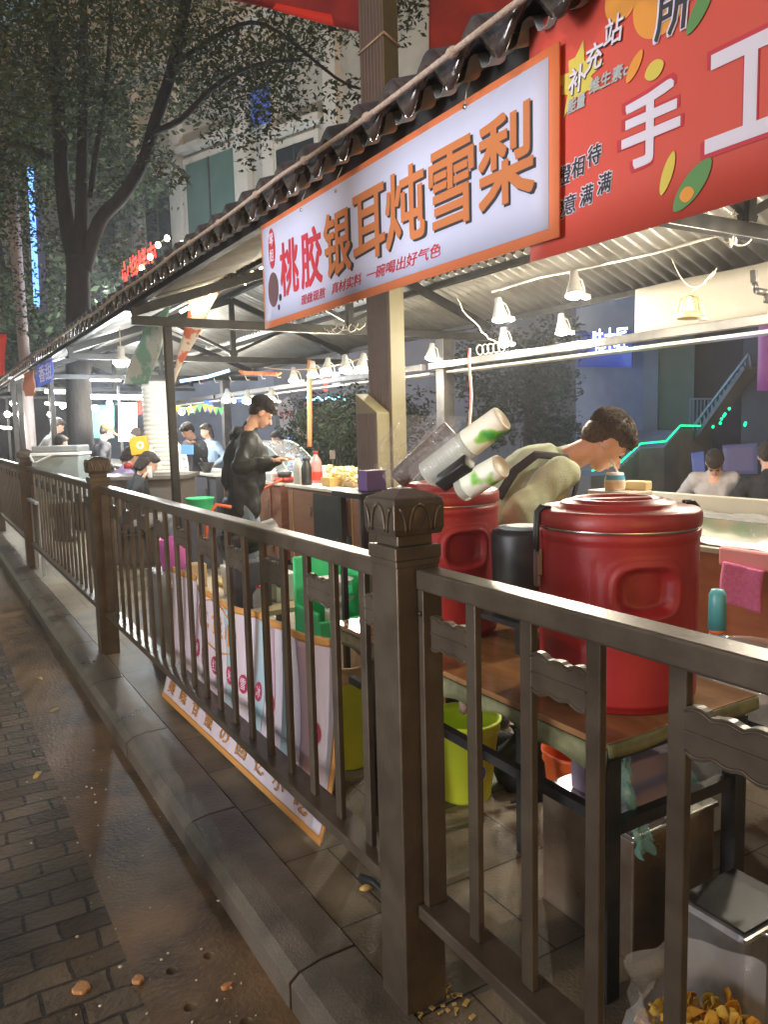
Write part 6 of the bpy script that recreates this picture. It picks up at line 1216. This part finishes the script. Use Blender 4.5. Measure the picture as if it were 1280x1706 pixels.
# red LED characters and string bulbs
M['redled'] = glow('red_led', (1, .03, .02), 3.5); p = at(205, 478, D=14); q = at(262, 440, D=13); u = (q - p); 
rl = text('火烧烤肉', u.length * 1.0, .52, frame(p + Vector((0, 0, -.1)), u, Vector((0, 0, 1)) - u.normalized() * u.normalized().z), 'redled', None, bold=.01, name='led_sign'); tag(rl, 'glowing red LED characters above the tiled eave at left', 'sign')
for k, (px, py) in enumerate(((278, 397), (263, 408), (250, 428), (236, 447), (304, 406))):
    q = at(px, py, D=12.5); b = MB(); e = ellips(q, (.04, .04, .05), None, 10); b.add(e.v, e.f); b.smooth = True; tag(b.build('string_bulb', 'warmbulb'), ['topmost warm string bulb above the eave', 'second string bulb from the top above the eave', 'third string bulb from the top above the eave', 'lowest string bulb, just above the red characters', 'small string bulb apart at the right of the string'][k], 'bulb', 'string lights above the eave')
b = MB(); b.tube([at(248, 376, D=12.5), at(278, 395, D=12.5), at(263, 406, D=12.5), at(250, 426, D=12.5), at(236, 445, D=12.5)], .008, 5); tag(b.build('string_cable', 'steelgrey'), 'thin cable carrying the warm string bulbs', 'cable')
b = MB(); a0 = at(150, 545, D=17); a1 = at(215, 470, D=17)
# right background: blue lit wall, teal wall, stair
def bwall(name, px0, px1, D0, D1, z0, z1, m, label, th=.3):
    a = at(px0, 700, D=D0); c = at(px1, 700, D=D1); t = thing(name, label, 'wall', (a.x, a.y, 0)); b = MB(); wallbox(b, a, c, z0, z1, th); b.build('wall', m, t); return t
W1 = bwall('shop_wall', 960, 1078, 15, 13.8, 0, 7, 'bluewall', 'blue lit shop wall behind the man in the sage sweater')
bwall('shop_wall', 1072, 1096, 13.4, 13.3, 0, 7, 'darkwall', 'dark pillar at the right end of the blue lit wall')
bwall('shop_wall', 1090, 1156, 14.2, 14.0, 0, 7, 'tealwall', 'teal lit wall right of the dark pillar')
bwall('shop_wall', 1150, 1240, 20, 19, 0, 9, 'darkwall', 'dark wall behind the upper stair flight')
bwall('shop_wall', 640, 975, 19, 17, 0, 7, 'darkwall', 'dark wall far behind the shrubs and column')
bwall('shop_wall', 1236, 1330, 12.2, 11.5, 0, 7, 'darkwall', 'dark wall at the right edge behind the purple sign')
p0 = at(985, 585, D=13.9); p1 = at(1045, 592, D=13.5); u = p1 - p0
b = MB(); c0 = at(962, 607, D=14.1); c1_ = at(1052, 607, D=13.4); t = thing('wall_sign', 'blue wall sign with glowing white characters cut off by the beam', 'sign', c0)
b.grid(lambda uu_, v: c0.lerp(c1_, uu_) + Vector((0, 0, v * .62 - .05)), 4, 3, .06); b.build('board', mat('sign_blue', (.03, .06, .3), .5, emit=(.03, .07, .4), estr=.12), t)
text('味木匠', u.length * .95, .4, frame(p0 + Vector((-.05, -.09, -.03)), (u.x, u.y, 0), (0, 0, 1)), glow('sign_white', (.75, .85, 1), 3), t, bold=.02)
t = thing('purple_sign', 'purple vertical sign with pale characters at the right edge', 'sign', at(1262, 650, D=10.4)); a0 = at(1262, 651, D=10.4); a1 = at(1330, 651, D=10.1); b = MB(); b.grid(lambda u_, v: a0.lerp(a1, u_) + Vector((0, 0, v * 1.2)), 4, 4, .05); b.build('board', mat('sign_purple', (.2, .05, .18), .5, emit=(.25, .06, .25), estr=.14), t)
uu = (a1 - a0).normalized(); 
for k, ch in enumerate('小吃街'): text(ch, .16, .16, frame(a0 + uu * .1 + Vector((-.03, -.06, .78 - k * .27)), uu, (0, 0, 1)), mat('sign_pink', (.5, .3, .4), .6), t)
# stair with green LED
st = thing('outdoor_stair', 'dark outdoor stair with glowing green strip along its stepped edge', 'stair', at(1060, 760, D=12.4))
pp = [((985, 786), 11.0), ((1030, 774), 11.2), ((1066, 741), 11.8), ((1108, 737), 12.0), ((1132, 711), 12.5), ((1188, 712), 13.2)]
Pg = [at(a[0], a[1], D=d) for a, d in pp]
back = Vector((.35, 1.0, 0)).normalized()
b = MB()
for i in range(len(Pg) - 1):
    a, c = Pg[i], Pg[i + 1]; n_ = 7 if c.z - a.z > .2 else 1
    for k in range(n_):
        s0 = a.lerp(c, k / n_); s1 = a.lerp(c, (k + 1) / n_); zt = s0.z - .06
        u = (s1 - s0); u.z = 0
        b.add([(s0.x, s0.y, 0), (s1.x, s1.y, 0), (s1.x + back.x * 3, s1.y + back.y * 3, 0), (s0.x + back.x * 3, s0.y + back.y * 3, 0), (s0.x, s0.y, zt), (s1.x, s1.y, zt), (s1.x + back.x * 3, s1.y + back.y * 3, zt), (s0.x + back.x * 3, s0.y + back.y * 3, zt)], [(0, 3, 2, 1), (4, 5, 6, 7), (0, 1, 5, 4), (1, 2, 6, 5), (2, 3, 7, 6), (3, 0, 4, 7)])
b.build('steps', 'stair', st)
b = MB(); off = Vector((-.04, -.06, .02)); b.tube([p + off for p in Pg], .013, 8); b.build('led_strip', 'gled', st)
ft2 = [((1150, 722), 13.4), ((1245, 600), 11.6)]
b = MB(); a = at(1160, 742, D=13.0); c = at(1252, 612, D=11.8)
b.bar(a, c, .28, .07); b.build('upper_flight', 'stair', st)
b = MB(); a1 = at(1155, 712, D=13.0); c1_ = at(1249, 590, D=11.8); b.bar(a1, c1_, .04, .04)
for k in range(15): s0 = a.lerp(c, k / 14); s1 = a1.lerp(c1_, k / 14); b.bar(s0, s1, .018, .018, (0, 1, 0))
for k in range(8): s0 = at(1150 + k * 6, 712, D=13.6); b.bar(s0, s0 + Vector((0, 0, .5)), .02, .02, (0, 1, 0))
b.bar(at(1150, 712, D=13.6) + Vector((0, 0, .5)), at(1194, 712, D=13.6) + Vector((0, 0, .5)), .03, .03)
b.build('handrail', mat('rail_grey', (.16, .19, .24), .5), st)
b = MB()
for px, py, D_ in ((1189, 711, 12.6), (1201, 705, 12.4), (1203, 698, 12.4), (1207, 693, 12.3), (1209, 690, 12.3), (1216, 681, 12.2), (1242, 708, 12), (1243, 705, 12)): e = ellips(at(px, py, D=D_ - .5), (.02, .02, .025), None, 8); b.add(e.v, e.f)
b.build('led_dots', 'gled', st)
for k, (p_, lab) in enumerate(((((1095, 820), (1155, 820), (1155, 770), (1095, 770)), 'blue grey info board beside the bowed man'),)):
    pass
panel_('info_board', [(1152, 755), (1172, 752), (1178, 822), (1158, 826)], (8.6,) * 4, mat('board_blue', (.05, .08, .22), .5, emit=(.2, .3, .9), estr=.08), 'bluish lit info board left of the bowed man', 'board')
panel_('info_board', [(1205, 742), (1262, 738), (1262, 790), (1205, 790)], (10.5,) * 4, mat('board_lilac', (.08, .08, .16), .5, emit=(.3, .32, .7), estr=.05), 'lilac grey lit board behind the seated people at right', 'board')
# small signs in the mid background
q = at(478, 690, D=11.2); t = thing('price_sign', 'pale cloud shaped sign reading 5元 behind the vendor', 'sign', q); T = frame(q, (.86, -.5, 0), (0, 0, 1)); b = MB(); b.prism([(.13 * (1 + .12 * math.sin(5 * a_)) * math.cos(a_), .24 * (1 + .08 * math.sin(6 * a_)) * math.sin(a_)) for a_ in [k * .157 for k in range(40)]], .02, T); b.build('board', mat('sign_pale', (.42, .42, .5), .6), t); text('5元', .22, .13, T @ Matrix.Translation((-.11, -.08, .022)), mat('sign_violet', (.35, .03, .12), .5), t, bold=.04)
q = at(543, 664, D=11.5); t = thing('blue_neon', 'small cyan neon lettering among the shrubs with a red ornament above', 'neon sign', q); b = MB(); b.tube([q + Vector((.05 * k, -.03 * k, .03 * math.sin(k * 2.2))) for k in range(-5, 6)], .012, 6); b.build('tube', glow('cyan', (.15, .7, 1), 4), t); b = MB(); b.box(q + Vector((0, 0, .22)), (.05, .03, .22)); b.build('ornament', glow('redorn', (1, .08, .05), 1.2), t)
for k, (px, py, w_, h_, D_, col, lab) in enumerate([(347, 676, 14, 18, 13.5, (.1, .3, 1), 'small blue lit sign behind the man in glasses'), (402, 662, 12, 16, 13.5, (.1, .3, 1), 'blue lit sign left of the vendor head'), (600, 625, 40, 14, 16, (.9, .7, .7), 'pale shop light band behind the lamps, left of the column'), (560, 632, 14, 26, 16, (.6, .65, .8), 'pale grey shop light strip left of the band')]):
    panel_('lit_sign', [(px - w_ / 2, py + h_ / 2), (px + w_ / 2, py + h_ / 2), (px + w_ / 2, py - h_ / 2), (px - w_ / 2, py - h_ / 2)], (D_,) * 4, glow('lit_sign_%d' % k, col, .55), lab, 'sign')
t = bwall('shop_wall', 140, 640, 24, 21, 0, 4.2, mat('shop_backdrop', (.04, .05, .075), .7, 0, (.1, .12, .17), .8), 'blue grey shopfront wall far behind the customers')
panel_('price_screen', [(301, 757), (322, 757), (322, 741), (301, 741)], (10.4,) * 4, glow('screen', (.15, .35, .7), .7), 'small blue screen at the stall behind the dark post', 'screen')
# bottles on the snack stall counter
for k, (px, m_, r_, h_, lab) in enumerate([(253, 'white', .05, .26, 'pale grey bottle beside the orange box'), (264, 'clear', .045, .16, 'clear bottle right of the pale grey bottle'), (213, 'red', .05, .08, 'short red jar left of the orange box stand'), (243, 'orange', .06, .07, 'orange squeeze jar on the snack counter')]):
    q = at(px, 772, D=8.9); bottle((q.x, q.y, q.z - .06), r_, h_, m_ if m_ != 'clear' else 'acrylic', lab, capm='white')
b = MB(); q = at(235, 782, D=9.0); b.box((q.x, q.y, q.z - .08), (1.2, .7, .04), rz=math.radians(-31)); b.box((q.x, q.y, (q.z - .1) / 2), (1.1, .6, q.z - .1), rz=math.radians(-31)); tag(b.build('snack_counter', mat('greybrown', (.13, .11, .09), .6)), 'grey brown counter in front of the seated woman with phone', 'counter')
# ================================================================== LIGHT OF THE PLACE AND ADDED FILL
for (px, py, D_, e, col) in ((210, 690, 11.5, 60, (1, .93, .8)), (95, 665, 14, 50, (.85, .95, 1)), (20, 700, 15, 40, (1, .95, .85)), (170, 640, 11, 35, (.75, .88, 1)), (310, 660, 11, 14, (1, .95, .85)), (240, 560, 8.6, 0, (.7, .85, 1))):
    if e: lamp(at(px, py, D=D_), e, col, .15)
lamp(at(1010, 640, D=12.2), 20, (.2, .4, 1), .3); lamp(at(1110, 640, D=12.6), 5, (.3, .8, .8), .3); lamp(at(1060, 730, D=11.2), 2.5, (.05, 1, .5), .3)
lamp(at(1230, 700, D=8.8), 4, (.5, .55, 1), .3)
# unseen shop front added across the street to light the banners and the railing
t = thing('added_shop_front', 'added unseen lit shop front that brightens banners and railing', 'shop', (-8, 3, 0)); b = MB(); b.bb(-8.6, -8.1, -4, 9, 0, 4.6); b.build('wall', 'darkwall', t)
b = MB(); b.bb(-8.09, -8.0, -2, 7, 2.4, 3.5); b.build('lit_sign', glow('fill_sign', (.86, .9, 1), 3), t)  # glowing board of the added front
al = bpy.data.lights.new('banner_fill_light', 'AREA'); al.shape = 'RECTANGLE'; al.size = 8; al.size_y = 1; al.energy = 34; al.spread = math.radians(34); al.color = (.95, .95, 1); ao = bpy.data.objects.new('banner_fill_light', al); C.objects.link(ao); ao.location = (-7.9, 2.5, 3.3); ao.rotation_euler = (0, math.radians(-90), 0)  # narrow fill light added for the banners and upper railing
# unseen fill lamps added in front of the pale building to brighten it
lamp(onf(380, 560, 5.0), 480, (.93, .97, 1), .3); lamp(onf(180, 520, 4.0), 240, (.9, .95, 1), .3)
# assumed street lamp added on the far kerb, left of the view, to light railing and road, and an unseen pillar added to throw a shadow across the road
LX, LY = -3.9, 2.2
t = thing('assumed_street_lamp', 'assumed street lamp added unseen on the far side of the road, outside the view', 'street lamp', (LX - 1.2, LY - .4, -.1)); b = MB(); b.lathe([(.1, -.1), (.08, 1), (.05, 6.4), (.001, 6.4)], 14, Matrix.Translation((LX - 1.2, LY - .4, 0))); b.tube([(LX - 1.2, LY - .4, 6.3), (LX - .9, LY - .3, 6.6), (LX - .2, LY - .05, 6.7)], .035, 8); b.build('pole', 'steelgrey', t); b = MB(); b.box((LX, LY, 6.7), (.6, .22, .1), rz=.35); b.build('head', 'steelgrey', t, bevel=.02); b = MB(); b.box((LX, LY, 6.644), (.45, .16, .01), rz=.35); b.build('lens', 'warmbulb', t)
l = lamp((LX, LY, 6.58), 165, (1, .68, .38), .09)  # warm light of the assumed street lamp, added for railing and road
t = thing('shadow_pillar', 'added unseen round pillar that throws a shadow across the road', 'pillar', (-1.2, 2.55, -.1)); b = MB(); b.lathe([(.17, -.1), (.17, .1), (.15, .12), (.15, 3.2), (.17, 3.25), (.001, 3.4)], 24, Matrix.Translation((-1.2, 2.55, 0))); b.build('body', 'darkwall', t)
for o in list(bpy.data.objects):
    if '_o' in o: del o['_o']
# ================================================================== NIGHT AIR: thin haze volume added for lens veil and lamp glow
hb = MB(); hb.bb(-14, 45, -8, 70, -1.3, 19); hz = hb.build('haze', 'black'); hz['kind'] = 'stuff'
hm = bpy.data.materials.new('haze_air'); hm.use_nodes = True; n_ = hm.node_tree; n_.nodes.remove(n_.nodes['Principled BSDF'])
pv = n_.nodes.new('ShaderNodeVolumePrincipled'); pv.inputs['Color'].default_value = (.9, .93, 1, 1); pv.inputs['Density'].default_value = .004; pv.inputs['Anisotropy'].default_value = .55
n_.links.new(pv.outputs[0], n_.nodes['Material Output'].inputs['Volume']); hz.data.materials.clear(); hz.data.materials.append(hm)
